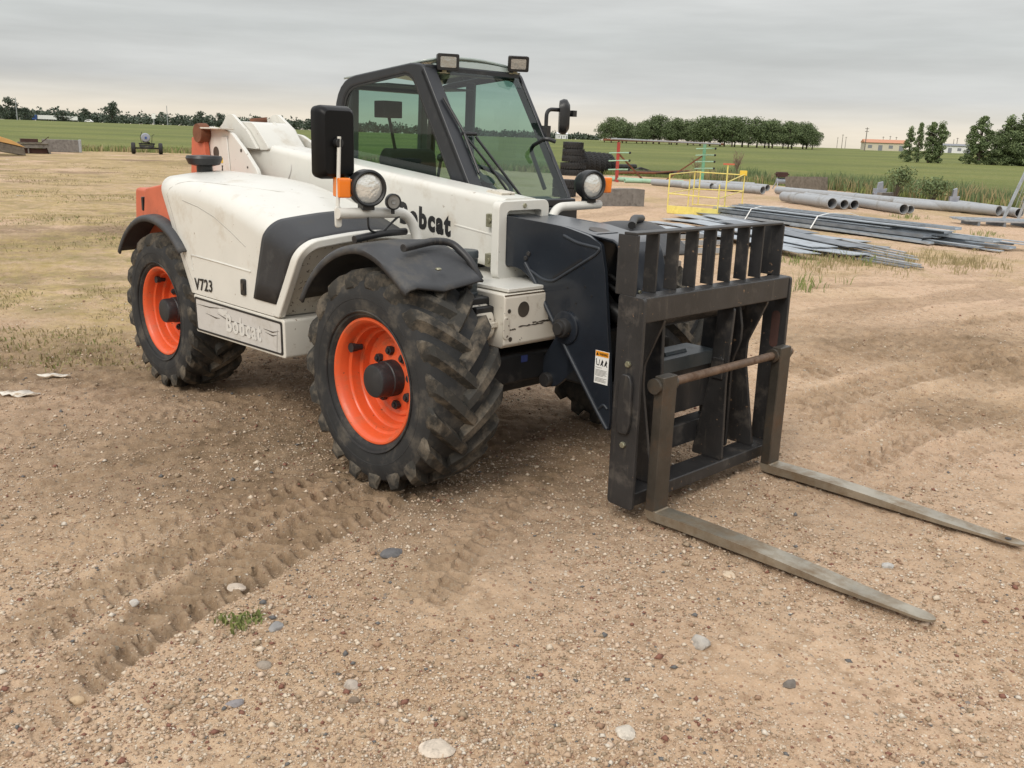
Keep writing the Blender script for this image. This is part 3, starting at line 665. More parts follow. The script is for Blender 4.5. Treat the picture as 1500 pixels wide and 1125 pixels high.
for i in range(34):
    f = i / 33; px = 884 + f * 306 + rs.uniform(-4, 4); hpx = 28 + 5 * math.sin(f * 3.1) + rs.uniform(-5, 6) - (6 if i in (0,) else 0)
    lab = 'leafy cottonwood in the long row beyond the green field'
    if i == 0: lab = 'ragged cottonwood at the left end of the long row'
    if i == 33: lab = 'cottonwood at the right end of the long row'
    rr = 400 + rs.uniform(-10, 14)
    tree('cw%d' % (i % 9), far(px, rr), hpx * rr / F_PX / 10, rs.uniform(0, 6), lab, 'row of cottonwoods beyond the field', 'cottonwood_tree', 1.15)
for k, (px, hpx, kk, sx, lab) in enumerate(((1331, 46, 0, 1.0, 'narrow pointed tree left of the slender tree by the orange roofed building'), (1344, 52, 1, .62, 'slender pale green tree between the narrow pointed tree and the forked tree'), (1361, 54, 2, 1.15, 'tall bushy tree left of the gap before the white shed'), (1376, 53, 0, 1.1, 'tall tree just left of the white shed'))):
    p = far(px, 172); p.z -= .12; tree('pop%d' % kk, p, hpx * 172 / F_PX / 7, k * 1.7, lab, 'trees at the right edge of the field', 'poplar_tree', sx)
for k, (px, hpx, key, sx, lab) in enumerate(((1421, 50, 'pop1', 1.1, 'left one of the trees right of the white shed'), (1434, 63, 'pop2', 1.2, 'tall pointed pale tree right of the white shed'), (1455, 44, 'bush0', 1.1, 'low dense round tree between the tall trees at the right'), (1474, 62, 'pop0', 1.3, 'tall tree above the dense round trees near the right edge'), (1484, 52, 'bush1', 1.1, 'dense dark round tree close to the right edge'), (1500, 70, 'pop1', 1.3, 'tallest tree cut by the right edge'), (1508, 52, 'bush2', 1.1, 'round tree running out of the right edge'))):
    p = far(px, 176); p.z -= .2; tree(key, p, hpx * 176 / F_PX / 7, k * 2.1, lab, 'trees at the right edge of the field', 'tree', sx)
for k, (px, hpx, rr, lab) in enumerate(((14, 26, 760, 'dark tree at the far left edge of the horizon'), (40, 15, 760, 'low rounded tree left of the blue lorry'), (165, 26, 745, 'big dark round tree standing out on the left horizon'), (296, 19, 745, 'dark round tree behind the boom pivot'), (322, 18, 745, 'dark tree right of the boom pivot on the horizon'), (128, 17, 755, 'dark tree behind the white car on the horizon'), (375, 16, 745, 'dark tree above the white boom cover'))):
    tree('far%d' % (k % 3), far(px, rr), hpx * rr / F_PX / 12, k * 1.1, lab, 'trees along the far left horizon', 'tree', 1.1)
# the far wood that reads as one band
b = MB(); rs = random.Random(9)
for px0, px1, hp in ((-60, 470, 16), (455, 700, 15), (660, 880, 12)):
    px = px0
    while px < px1:
        hh = hp * rs.uniform(.6, 1.25) * (.8 if px > 640 else 1); rr = 790 + rs.uniform(-20, 40); p = far(px, rr); m = rr / F_PX
        for _ in range(3): leaves(b, (p + Vector((rs.uniform(-3, 3), rs.uniform(-8, 8), hh * m * rs.uniform(.25, .62))), hh * m * .42), 22, 2.3, rs)
        px += rs.uniform(2.0, 4.0)
tag(b.build('far_wood', 'leaf_blue', fixn=False, ang=180), kind='stuff')

def blades(name, spots, m, hgt, kind='stuff', nb=14, spread=.12, wdt=.012, lean=.35):
    b = MB(); rs = random.Random(len(spots) + 3)
    for (x, y, z, s) in spots:
        for _ in range(nb):
            a = rs.uniform(0, 6.28); q = rs.random() ** .5 * spread * s; px, py = x + q * math.cos(a), y + q * math.sin(a); h = hgt * s * rs.uniform(.45, 1.15); d = rs.uniform(0, 6.28); le = h * lean * rs.uniform(.2, 1.2)
            wv = wdt * s * rs.uniform(.6, 1.4); wx, wy = -math.sin(d + 1.3) * wv, math.cos(d + 1.3) * wv; mx_, my = px + math.cos(d) * le * .35, py + math.sin(d) * le * .35
            b.add([(px - wx, py - wy, z - .02), (px + wx, py + wy, z - .02), (mx_ + wx * .8, my + wy * .8, z + h * .6), (mx_ - wx * .8, my - wy * .8, z + h * .6), (px + math.cos(d) * le, py + math.sin(d) * le, z + h)], [(0, 1, 2, 3), (3, 2, 4)])
    o = b.build(name, m, fixn=False, ang=180)
    return tag(o, kind=kind) if kind else o
def edge_spots(n, a0, a1, back, smin, smax, seed, z0=.02):
    g = np.random.default_rng(seed); az = g.uniform(R(a0), R(a1), n); r = edge_r(az) + back[0] + (back[1] - back[0]) * g.uniform(0, 1, n) ** 1.7
    x, y = r * np.sin(az), r * np.cos(az); z = terrain(x, y)[0]; s = smin + (smax - smin) * fbm(x * .5, y * .5, 3, seed) * 1.3
    return [(a_, b_, c_, d_) for a_, b_, c_, d_ in zip(x, y, z, s)]
blades('tall_grass', edge_spots(2600, 2, 36, (-.3, 8), .3, 1.2, 51), 'weed', .30, nb=9, spread=.4, wdt=.018)
blades('tall_grass', edge_spots(900, 12, 36, (.1, 3.5), .5, 1.6, 52), 'leaf_light', .48, nb=9, spread=.4, wdt=.022)
blades('dry_grass', edge_spots(300, 10, 36, (-.3, 3.5), .5, 1.5, 53), 'dry_weed', .48, nb=9, spread=.3, wdt=.018)
blades('tall_grass', edge_spots(900, -40, 4, (-.3, 8), .4, 1.3, 54), 'weed', .32, nb=7, spread=.6, wdt=.05)
blades('dry_grass', edge_spots(260, -40, 2, (-.6, 2), .6, 1.4, 55), 'dry_weed', .35, nb=7, spread=.5, wdt=.04)
g_ = np.random.default_rng(77); S = []
for _ in range(260):
    px, py = g_.uniform(1180, 1480), g_.normal(383, 9); p = G(px, py + 2); q = abs(py - (372 + (px - 1240) * .02))
    S.append((p.x, p.y, float(hz(p.x, p.y)), g_.uniform(.4, 1.2)))
blades('short_grass', S, 'dry_weed', .10, nb=9, spread=.16, wdt=.006, lean=.6)
S = [(q.x + g_.normal(0, .35), q.y + g_.normal(0, .35), 0, g_.uniform(.5, 1.2)) for q in (G(1180, 385), G(1240, 380), G(1300, 300), G(1340, 320), G(1440, 345), G(1155, 420)) for _ in range(14)]
S = [(a_, b_, float(hz(a_, b_)), d_) for a_, b_, c_, d_ in S]
blades('short_grass', S, 'weed', .14, nb=8, spread=.12, wdt=.007, lean=.6)
S = []
for _ in range(5200):
    px, py = g_.uniform(-60, 330), 236 + 300 * g_.uniform(0, 1) ** 1.3; p = G(px, py)
    if px > 190 + (py - 236) * .1 and py > 300: continue
    k = float(fbm(np.array([p.x * .5]), np.array([p.y * .35]), 4, 61)[0])
    if k > .47: S.append((p.x, p.y, 0.0, g_.uniform(.5, 1.3) * (.6 + 2 * (k - .47))))
if S:
    A_ = np.array(S); A_[:, 2] = terrain(A_[:, 0], A_[:, 1])[0]; A_ = [tuple(q) for q in A_]
    blades('short_grass', A_[::2], 'dry_weed', .045, nb=8, spread=.3, wdt=.008, lean=1.3)
    blades('short_grass', A_[1::12], 'weed', .03, nb=8, spread=.3, wdt=.008, lean=1.3)
# individual plants
p = put(360, 912); o = blades('weed_plant', [(rs.gauss(0, .035), rs.gauss(0, .02), 0, 1) for _ in range(9)], 'weed', .028, kind=None, nb=11, spread=.03, wdt=.005, lean=1.6); o.location = p; tag(o, 'small green weed growing in the gravel by the tyre tracks', 'weed')
def shrub(px, py, h, wd, m, label, n=900, size=.1, name='shrub', seed=1):
    p = put(px, py); r2 = random.Random(seed); e = empty(name, p); t = MB(); b = MB()
    for i in range(11):
        a = r2.uniform(0, 6.28); q = wd * .45 * r2.uniform(.3, 1); tip = Vector((q * math.cos(a), q * math.sin(a), h * r2.uniform(.55, 1)))
        t.tube([(0, 0, -.05), (tip.x * .35, tip.y * .35, tip.z * .5), tuple(tip)], [.02 * h, .012 * h, .003 * h], 5)
        if m: leaves(b, (tip * .85, wd * .2), n // 11, size, r2)
        else:
            for _ in range(14):
                k = r2.uniform(.3, .95); c = tip * k; c.z = tip.z * (k ** .9); v = Vector((r2.gauss(0, .4), r2.gauss(0, .4), r2.uniform(.2, 1))).normalized() * h * r2.uniform(.12, .3); t.tube([tuple(c), tuple(c + v)], [.006 * h, .002 * h], 4)
    t.build('stems', 'dead_twig' if not m else 'bark', e)
    if m: b.build('foliage', m, e, fixn=False, ang=180)
    tag(e, label, 'shrub')
shrub(1078, 256, 1.5, 1.6, None, 'bare reddish brown dead shrub behind the green rack post', name='dead_shrub', seed=3)
shrub(1020, 252, 1.0, 1.4, None, 'low bare dead shrub right behind the green rack post', name='dead_shrub', seed=4)
shrub(1310, 292, 1.15, 1.5, 'leaf_light', 'tall leafy green weed bush behind the long grey pipe', seed=5)
shrub(1365, 300, .9, 1.4, 'leaf_light', 'low dark green weed bush right of the tall leafy bush', seed=6)
shrub(880, 254, .8, 1.6, 'leaf_light', 'green weeds growing against the tyre stack', seed=7)
shrub(1205, 219 + 8, 1.2, 2.2, 'leaf', 'small dark bush at the right end of the tree row', seed=8) if False else None
# ------------------------------------------------------------------ yard objects, right side
def frame_of(d):            # unit axes along a ground direction
    d = Vector((d[0], d[1], 0)).normalized(); return d, Vector((-d.y, d.x, 0))
# long steel strips, each its own thing
STRIPS = {}
def strip(L, wd, th, mt, p, d, z, tilt, label, group, name='steel_strip', lip=0):
    key = (round(L, 1), wd, th, mt, lip)
    if key not in STRIPS:
        b = MB(); b.box((0, -wd / 2, 0), (L, wd / 2, th))
        if lip: b.box((0, wd / 2 - .004, th), (L, wd / 2, th + lip)); b.box((0, -wd / 2, th), (L, -wd / 2 + .004, th + lip))
        o = b.build(name, mt); STRIPS[key] = o
    else: o = dup(STRIPS[key])
    o.location = (p.x, p.y, z); o.rotation_euler = (R(random.uniform(-2, 2)), tilt, math.atan2(d[1], d[0])); tag(o, label, 'steel strip', group); return o
random.seed(21)
z0 = .0
gz = lambda p: float(hz(p.x, p.y))
# upper strapped bundle
A, B = G(1062, 315), G(1392, 358); d, sdv = frame_of(B - A); L0 = 6.2
for lay in range(4):
    for k in range(6 - lay):
        off = (k - (5 - lay) / 2) * .24 + random.uniform(-.04, .04); p = A + sdv * off + d * (random.uniform(-.35, .55) + lay * .05)
        lab = ('blue grey steel strip on top of the strapped bundle' if lay == 3 else 'blue grey steel strip inside the strapped bundle')
        strip(random.choice((5.6, 6.0, 6.4)), random.choice((.16, .2, .24)), .02, random.choice(('galv', 'galv', 'galv_dark')), p, d + sdv * random.uniform(-.012, .012), gz(p) + .05 + lay * .075, 0, lab, 'steel strips in the strapped bundle', lip=random.choice((0, .035, .045)))
# strips spread out at its near right end
A2 = G(1090, 320)
for k in range(16):
    p = A2 + sdv * (k * .085 - .45) + d * (1.0 + random.uniform(0, 1.3)); 
    strip(random.choice((4.6, 5.0)), random.choice((.12, .16, .2)), .015, random.choice(('galv', 'galv_dark', 'galv')), p, d + sdv * random.uniform(-.05, .09), gz(p) + .03 + (k % 4) * .04, R(random.uniform(-.2, .4)), 'grey steel strip fanned out at the right end of the pile', 'steel strips fanned out at the right end', lip=random.choice((0, .03)))
# wide pale strips fanned out on the left, behind the backrest
for k, (a, c) in enumerate((((932, 332), (1150, 352)), ((955, 326), (1165, 356)), ((980, 322), (1180, 346)), ((1000, 318), (1200, 352)), ((1025, 316), (1240, 358)), ((950, 336), (1130, 362)), ((985, 334), (1150, 372)), ((1040, 322), (1230, 366)), ((1060, 330), (1260, 372)), ((1010, 330), (1215, 374)))):
    a, c = G(*a), G(*c); dd = c - a; strip(random.choice((5.2, 5.6)), random.choice((.34, .42, .5)), .012, 'galv' if k % 4 else 'galv_dark', a, dd, gz(a) + .02 + .012 * k, 0, 'wide pale steel plate fanned out behind the fork backrest', 'wide steel plates behind the backrest', 'steel_plate')
# loose narrow strips lying in front of the pile
for k in range(9):
    a, c = G(1148 + k * 7, 363 - k * 1.8), G(1322 + k * 7.5, 393 - k * .9); dd = c - a
    strip(3.1 if k % 2 else 2.8, random.choice((.05, .07, .09)), .02, random.choice(('galv', 'galv_dark', 'galv_pipe')), a, dd, gz(a) + .02 + .015 * (k % 3), 0, 'loose narrow steel strip lying in front of the big pile', 'loose narrow strips in front of the pile')
# white straps
for f, lab in ((.27, 'white strap over the strapped bundle nearer the yellow cage'), (.62, 'white strap tied round the right half of the bundle')):
    c = A + d * L0 * f; zc = gz(c); b = MB(); P = [c + sdv * (-.80) + Vector((0, 0, zc + .03)), c + sdv * (-.62) + Vector((0, 0, zc + .30)), c + sdv * (-.3) + Vector((0, 0, zc + .36)), c + sdv * .35 + Vector((0, 0, zc + .36)), c + sdv * .62 + Vector((0, 0, zc + .3)), c + sdv * .8 + Vector((0, 0, zc + .03))]
    for q0, q1 in zip(P[:-1], P[1:]): b.bar(q0, q1, .032, .008)
    tag(b.build('strap', 'white_strap'), lab, 'strap')
# timber bearers and scrap by the backrest: galvanised angle pieces seen between the bars
for (a, c, lab) in (((975, 352), (1062, 349), 'short galvanised channel lying furthest back, seen through the backrest'), ((972, 362), (1068, 360), 'short galvanised channel seen through the backrest, middle one'), ((970, 372), (1058, 372), 'short galvanised channel seen through the backrest, nearest one')):
    a, c = G(*a), G(*c); dd = (c - a); strip(round(dd.length, 1), .10, .02, 'galv_pipe', a, dd, gz(a) + .03, 0, lab, None, 'steel_channel', lip=.05)
# small concrete post seen through the backrest
p = put(985, 424); b = MB(); b.prism(rpoly([(-.06, 0), (.06, 0), (.05, .36), (-.05, .36)], .02, 2), 'xz', -.05, .05); o = b.build('marker_post', 'concrete', loc=p, bevel=.006); o.rotation_euler = (0, R(3), .4); tag(o, 'short weathered grey post standing behind the fork backrest', 'post')

# big grey pipes
def pipe(a, c, r, label, group='grey steel pipes on the ground', m='galv_pipe', collar=None, raise_=0, t=.014):
    a, c = G(*a), G(*c); o_ = (a + c) / 2; b = MB(); z = r + .01 + raise_; u = (c - a).normalized()
    b.pipe((a.x - o_.x, a.y - o_.y, z), (c.x - o_.x, c.y - o_.y, z), r, t)
    if collar is not None:
        q = a + (c - a) * collar - o_; b.pipe((q.x - u.x * .05, q.y - u.y * .05, z), (q.x + u.x * .05, q.y + u.y * .05, z), r + .012, .02)
    o = b.build('steel_pipe', [m], loc=(o_.x, o_.y, gz(o_))); tag(o, label, 'pipe', group); return o
pipe((1138, 285), (1462, 317), .145, 'longest grey pipe, running from the flat slab to the right edge', collar=.42)
pipe((1310, 303), (1476, 317), .13, 'grey pipe just behind the longest pipe, its open end showing at the right')
pipe((1405, 306), (1492, 319), .135, 'grey pipe end sticking out furthest right beside the leaning steel frame')
pipe((1147, 296), (1218, 307), .16, 'short fat grey pipe with a wide collar, first from the left', collar=.3)
pipe((1160, 294), (1236, 307), .14, 'short grey pipe between the collared pipe and the next open end')
pipe((1180, 294), (1251, 307), .14, 'third short grey pipe with its dark open end showing')
pipe((1215, 297), (1323, 314), .145, 'grey pipe in front of the longest pipe, ending in the middle of the row')
pipe((1225, 297), (1333, 313), .12, 'rust red tipped pipe hidden behind the middle grey pipe', m='galv_pipe')
a = G(1333, 313); b = MB(); u = (G(1333, 313) - G(1225, 297)).normalized()
# pipes behind the yellow cage
pipe((956, 272), (1042, 279), .14, 'grey pipe lying left behind the yellow cage')
pipe((1000, 276), (1080, 281), .13, 'grey pipe lying behind the middle of the yellow cage')
pipe((1050, 279), (1117, 285), .15, 'grey pipe with open end right behind the yellow cage')
pipe((1060, 274), (1124, 280), .13, 'grey pipe further back right of the yellow cage')
pipe((1012, 270), (1105, 275), .11, 'thin grey pipe furthest back behind the yellow cage')
pipe((890, 265), (962, 270), .10, 'pale green pipe on the ground at the foot of the red post', 'pale green pipes', 'pale_green')
pipe((915, 268), (1000, 270), .09, 'pale green pipe running from the red post towards the green post', 'pale green pipes', 'pale_green')
# leaning steel frame and pallet at the right edge
p = G(1484, 325); pz = gz(p); dd, ss = frame_of(CR); e = empty('metal_trestle', (p.x, p.y, pz)); tag(e, 'leaning galvanised steel frame at the right edge', 'trestle')
b = MB(); b.bar(-dd * .28 + Vector((0, 0, .05)), dd * .50 + Vector((0, 0, 2.6)), .07, .05, up=ss); b.build('leaning_post', 'galv', e)
b = MB(); b.bar(dd * 1.0 + Vector((0, 0, .05)), dd * .95 + ss * .3 + Vector((0, 0, 2.2)), .07, .05, up=ss); b.build('leaning_post', 'galv', e)
b = MB(); b.bar(dd * .12 + Vector((0, 0, .05)), dd * .32 + Vector((0, 0, .95)), .05, .05, up=ss); b.bar(dd * .32 + Vector((0, 0, .95)), dd * .9 + Vector((0, 0, .95)), .06, .09, up=(0, 0, 1)); b.bar(dd * .35 + Vector((0, 0, .75)), dd * .8 + Vector((0, 0, .75)), .04, .05); b.build('support', 'galv_pipe', e)
b = MB(); gm = [(.30 + .12 * k) for k in range(5)]
for k in range(5): b.bar(dd * (.0 + .12 * k) + Vector((0, 0, .4)), dd * (.42 + .12 * k) + Vector((0, 0, 2.3)), .008, .008)
for k in range(8): b.bar(dd * (.08 + .05 * k) + Vector((0, 0, .55 + .24 * k)), dd * (.62 + .05 * k) + Vector((0, 0, .55 + .24 * k)), .008, .008)
b.build('mesh_panel', 'galv_pipe', e)
p = G(1478, 331); pz = gz(p); e = empty('steel_rack', (p.x, p.y, pz)); tag(e, 'low flat galvanised rack on short feet below the leaning frame', 'steel rack')
for k in range(6): b = MB(); b.bar(dd * -1.35 + ss * (k * .16 - .4) + Vector((0, 0, .13 + .02 * (k % 2))), dd * 1.3 + ss * (k * .16 - .45) + Vector((0, 0, .13 + .02 * (k % 2))), .10, .035); b.build('rail', 'galv' if k % 2 else 'galv_pipe', e)
for k in range(4):
    b = MB(); b.box((-.03, -.45, 0), (.03, .45, .11)); o = b.build('foot', 'galv_dark', e, loc=tuple(dd * (-1.0 + k * .65))); o.rotation_euler = (0, 0, math.atan2(dd.y, dd.x))
# flat slab and small machine at the weeds, grey bits
def slab(px0, px1, pyb, hpx, depth, m, label, name, yaw=0, lean=0, cat=None):
    a, c = G(px0, pyb), G(px1, pyb); o_ = (a + c) / 2; wd = (c - a).length; D = (o_ - Vector((0, 0, EYE))).length; h = hpx * D / F_PX
    b = MB(); rs = random.Random(px0); P = [(-wd / 2, 0), (wd / 2, 0)] + [(wd / 2 - wd * i / 6, h * rs.uniform(.96, 1.03)) for i in range(7)]
    b.prism(P, 'xz', -depth / 2, depth / 2); o = b.build(name, m, loc=(o_.x, o_.y, gz(o_) - .02), bevel=.01)
    o.rotation_euler = (lean, 0, math.atan2((c - a).y, (c - a).x) + yaw); tag(o, label, cat or name.split('_')[-1]); return o
slab(1152, 1211, 279, 19, .12, 'old_wood', 'weathered brown panel standing on edge by the tall grass', 'standing_panel', lean=R(-8), cat='panel')
slab(877, 939, 302, 25, .30, 'concrete', 'grey concrete block on the bare ground right of the left headlight', 'concrete_block', cat='block')
slab(1284, 1309, 290, 8, .2, 'concrete', 'small brown grey block behind the long pipe', 'concrete_block', yaw=.2, cat='block')
for px, py, hp, wd, lab in ((1288, 288, 20, 18, 'pale grey folded metal piece behind the long pipe'), (1396, 302, 23, 13, 'upright grey metal piece in the weeds behind the long pipe')):
    p = put(px, py); D = p.length; h = hp * D / F_PX; q = wd * D / F_PX; b = MB(); b.prism([(-q / 2, 0), (q * .35, 0), (q / 2, h * .55), (q * .2, h * .5), (q * .12, h), (-q * .2, h * .92), (-q * .25, h * .5), (-q / 2, h * .55)], 'xz', -.06, .06); b.box((-q * .5, -.16, 0), (q * .4, .1, h * .25)); tag(b.build('metal_piece', 'tank_grey', loc=p, bevel=.01), lab, 'metal part')
p = put(1143, 277); e = empty('small_machine', p); tag(e, 'small rusty machine on splayed legs beside the standing panel', 'machine')
b = MB(); b.box((-.22, -.2, .52), (.22, .2, .74)); b.box((-.30, -.12, .62), (.30, .12, .68)); b.build('engine_box', 'rust_dark', e, bevel=.02)
b = MB(); b.lathe([(.10, -.22), (.13, -.18), (.13, .18), (.10, .22)], (0, 0, .36), 'x', 16); b.build('drum', 'galv', e)
for sx in (-1, 1):
    b = MB(); b.tube([(sx * .12, 0, .5), (sx * .34, .1, -.02)], .025, 8); b.tube([(sx * .12, 0, .5), (sx * .25, -.3, -.02)], .025, 8); b.build('leg', 'galv_pipe', e)

# yellow guard-rail cage lying on its base
qa, qb, qc, qd = G(977, 313), G(1050, 319), G(1086, 308), G(1014, 303); e = empty('guardrail_cage', (qa.x, qa.y, gz(qa))); tag(e, 'yellow tubular guard rail cage standing on a yellow base plate', 'cage')
va, vb, vc, vd = [Vector((q.x - qa.x, q.y - qa.y, 0)) for q in (qa, qb, qc, qd)]; up = lambda v, z: (v.x, v.y, z); H_ = .98
def cyl_part(name, p0, p1, r=.02): b = MB(); b.tube([p0, p1], r, 8); b.build(name, 'yellow_paint', e)
b = MB(); n2 = (vd - va) * .22; lo = [va, vb, vb + n2, va + n2]; b.add([up(v, .02) for v in lo] + [up(v, .06) for v in lo], [(0, 1, 2, 3), (4, 5, 6, 7), (0, 1, 5, 4), (1, 2, 6, 5), (2, 3, 7, 6), (3, 0, 4, 7)]); b.bar(up(va, .10), up(vb, .10), .03, .20); b.build('base_plate', 'yellow_paint', e, bevel=.008)
for v, h in ((va, H_), (vd, H_), (vd * .93 + vc * .10, H_ + .02), (va * .05 + vd * .8, .80), (vb, .80), (vc, H_ + .04), (vb * .75 + vc * .25, H_ + .30)): cyl_part('post', up(v, .03), up(v, h), .018)
for v0, z0, v1, z1 in ((va, .5, vb, .46), (vb, .46, vc, .52), (vd, .5, vc, .52), (va, .5, vd, .5), (vd, H_, vc, H_ - .02), (va, H_, vd, H_), (vb * .75 + vc * .25, .82, vc, H_), (vd, .06, vc, .06), (vb, .08, vc, .06)): cyl_part('rail', up(v0, z0), up(v1, z1), .0145)
vt = vb * .75 + vc * .25; b = MB(); b.bar(up(vt - CR * .12, H_ + .30), up(vt + CR * .16, H_ + .30), .05, .04); b.build('cross_piece', 'faded_orange', e)
b = MB(); b.bar(up(vc - CR * .14, H_ + .03), up(vc + CR * .06, H_ + .03), .06, .14); b.build('corner_plate', 'label_yellow', e, bevel=.01)

# pipe rack: red post, green post, top rail
pr, pg = put(903, 266), put(1028, 266)
def rack_post(p, h, m, brace, label, arms):
    e = empty('rack_post', p); tag(e, label, 'rack')
    b = MB(); b.box((-.07, -.07, 0), (.07, .07, h)); b.build('post', m, e, bevel=.01)
    for z in arms:
        b = MB(); b.tube([(-.42, .0, z - .03), (.0, -.05, z), (.5, -.1, z + .015)], .032, 8); o = b.build('arm', 'pale_green', e)
        q = MB(); q.ball((.53, -.1, z + .015), .06, nu=10, nv=6); q.build('end_cap', 'far_black', o)
    b = MB(); b.bar((0, 0, h * .72), (brace, .3, .02), .07, .07); b.build('brace', 'rust', e)
    b = MB(); b.bar((-.05, -.9, .05), (-.05, .9, .05), .10, .10); b.build('foot_beam', m, e)
rack_post(pr, 1.78, 'red_paint', 1.35, 'rusty red rack post with pale arms and diagonal brace', (.55, .95, 1.3))
rack_post(pg, 1.82, 'green_paint', -1.75, 'green rack post with black tipped arms behind the yellow cage', (.65, .98, 1.3, 1.62))
b = MB(); h0 = pr + Vector((-.7, 0, 1.86)); h1 = pg + Vector((.9, 0, 1.86)); b.tube([h0, (h0 + h1) / 2 + Vector((0, 0, .03)), h1], .05, 10); tag(b.build('rack_rail', 'rust', ang=60), 'long rusty pipe resting across the tops of both rack posts', 'pipe')
b = MB(); q = (pr - pg).normalized(); b.tube([h0 + Vector((.3, -.35, .05)), h1 + Vector((-.2, -.35, .0))], .04, 10); tag(b.build('rack_rail', 'galv_pipe', ang=60), 'grey pipe lying on the rack beside the long rusty pipe', 'pipe')
# dark scrap behind the rack
for k, (p0, p1, r, m, lab) in enumerate((((884, 255), (945, 258), .10, 'scrap_dark', 'black scrap pipe next to the tyre stack'), ((905, 258), (1012, 261), .09, 'scrap_dark', 'long black scrap pipe lying behind the rack posts'), ((900, 262), (960, 264), .06, 'rust', 'thin rusty bar lying between the rack posts'), ((925, 256), (985, 255), .07, 'scrap_dark', 'dark scrap bar behind the red post'), ((880, 252), (930, 252), .16, 'scrap_dark', 'black rounded scrap sheet behind the red post'), ((950, 262), (1010, 259), .05, 'rust', 'rusty rod left of the green post'))):
    a, c = G(*p0), G(*p1); b = MB(); zz = r + gz(a) + .12 * (k % 3); b.tube([(a.x, a.y, zz), ((a.x + c.x) / 2, (a.y + c.y) / 2, zz + .04), (c.x, c.y, zz + .05)], r, 8); tag(b.build('scrap_bar', m), lab, 'scrap')
p = put(940, 254); b = MB(); b.prism([(-.6, 0), (.7, 0), (.5, .22), (-.1, .38), (-.5, .2)], 'xz', -.3, .3); tag(b.build('scrap_heap', 'scrap_dark', loc=p, bevel=.03), 'low heap of bent black scrap sheet behind the rack', 'scrap')

# loose tyres
def yard_tyre(ro, wd, seed):
    b = MB(); ri = ro * .55; w2 = wd / 2
    b.lathe([(ri, -w2 * .8), (ro * .8, -w2), (ro * .93, -w2 * .92), (ro * .96, -w2 * .6), (ro * .96, w2 * .6), (ro * .93, w2 * .92), (ro * .8, w2), (ri, w2 * .8), (ri, 0)], (0, 0, 0), 'z', 40, closed=True)
    n = 26
    for k in range(n):
        for sg in (-1, 1):
            t0 = 2 * math.pi * (k + (.5 if sg > 0 else 0)) / n; S = []
            for f in (0, .5, 1):
                th = t0 + f * .16; z = sg * w2 * (1 - f) * .95; V = []
                for dt, rr in ((-.05, ro * .94), (-.04, ro), (.04, ro), (.05, ro * .94)): V.append((rr * math.cos(th + dt), rr * math.sin(th + dt), z))
                S.append(V)
            b.loft(S)
    return b.build('tyre', 'rubber_black', ang=30)
T0 = yard_tyre(.62, .34, 1); first = True
base = put(840, 257)
tl = ['worn black tyre at the bottom of the tall stack', 'black tyre second from the bottom of the tall stack', 'black tyre in the middle of the tall stack', 'black tyre second from the top of the tall stack', 'black tyre on top of the tall stack']
for k in range(5):
    o = T0 if k == 0 else dup(T0); sc = (1.12, 1.1, .98, .95, .88)[k]; o.scale = (sc, sc, 1); o.location = base + Vector((random.uniform(-.05, .05) - .03 * k, 0, .17 + .345 * k)); o.rotation_euler = (R(random.uniform(-2, 2)), R(random.uniform(-2, 2)), k); tag(o, tl[k], 'tyre', 'tyres in the tall stack')
for k in range(6):
    o = dup(T0); q = base + Vector((.55 + .33 * k, 1.0 + .75 * k, .64 - .02 * k)); o.location = q; o.scale = (1, 1, 1); o.rotation_euler = (0, R(90 - 8), R(22 + 3 * k)); tag(o, 'black tyre standing upright in the row behind the stack' if 0 < k < 5 else ('first upright tyre touching the tall stack' if k == 0 else 'last upright tyre at the far right of the row'), 'tyre', 'tyres standing upright behind the stack')
b2 = put(826, 288)
for k in range(2):
    o = dup(T0); o.location = b2 + Vector((0, 0, .15 + .27 * k)); o.scale = (.62, .62, .78); o.rotation_euler = (0, 0, k); tag(o, ('lower' if k == 0 else 'upper') + ' tyre of the low pair beside the cab', 'tyre', 'low pair of tyres beside the cab')

# ------------------------------------------------------------------ left background
def place(e, px, py, yaw=0): p = put(px, py); e.location = p; e.rotation_euler = (0, 0, math.atan2(-p.x, p.y) + yaw); return p
# pump trailer
e = empty('pump_trailer'); place(e, 216, 226); tag(e, 'small two wheeled trailer with a round grey tank at the field edge', 'trailer')
for sx in (-1, 1):
    q = MB(); q.lathe([(.15, -.1), (.30, -.13), (.36, -.1), (.37, 0), (.36, .1), (.30, .13), (.15, .1)], (sx * .84, 0, .37), 'x', 24); wl = q.build('wheel', 'rubber_black', e); q = MB(); q.lathe([(.15, -.08), (.15, .08)], (sx * .84, 0, .37), 'x', 16); q.build('rim', 'far_black', wl)
b = MB(); b.bar((-.8, 0, .38), (.8, 0, .38), .1, .1); b.build('axle', 'far_black', e)
b = MB(); b.bar((-.42, -.6, .55), (-.42, .9, .55), .08, .1); b.bar((.42, -.6, .55), (.42, .9, .55), .08, .1); b.bar((-.42, -.55, .55), (.42, -.55, .55), .08, .1); b.bar((-.42, -.6, .5), (0, -1.7, .45), .07, .08); b.bar((.42, -.6, .5), (0, -1.7, .45), .07, .08); b.bar((-.5, .1, .66), (.5, .1, .66), .3, .1); b.build('frame', 'far_black', e)
b = MB(); b.lathe([(.0, -.48), (.24, -.46), (.29, -.40), (.29, .4), (.24, .46), (0, .48)], (-.05, 0, 1.06), 'y', 24); tk = b.build('tank', 'tank_grey', e)
b = MB(); b.box((-.10, -.5, .98), (.02, -.478, 1.12)); b.build('badge', 'truck_blue', tk)
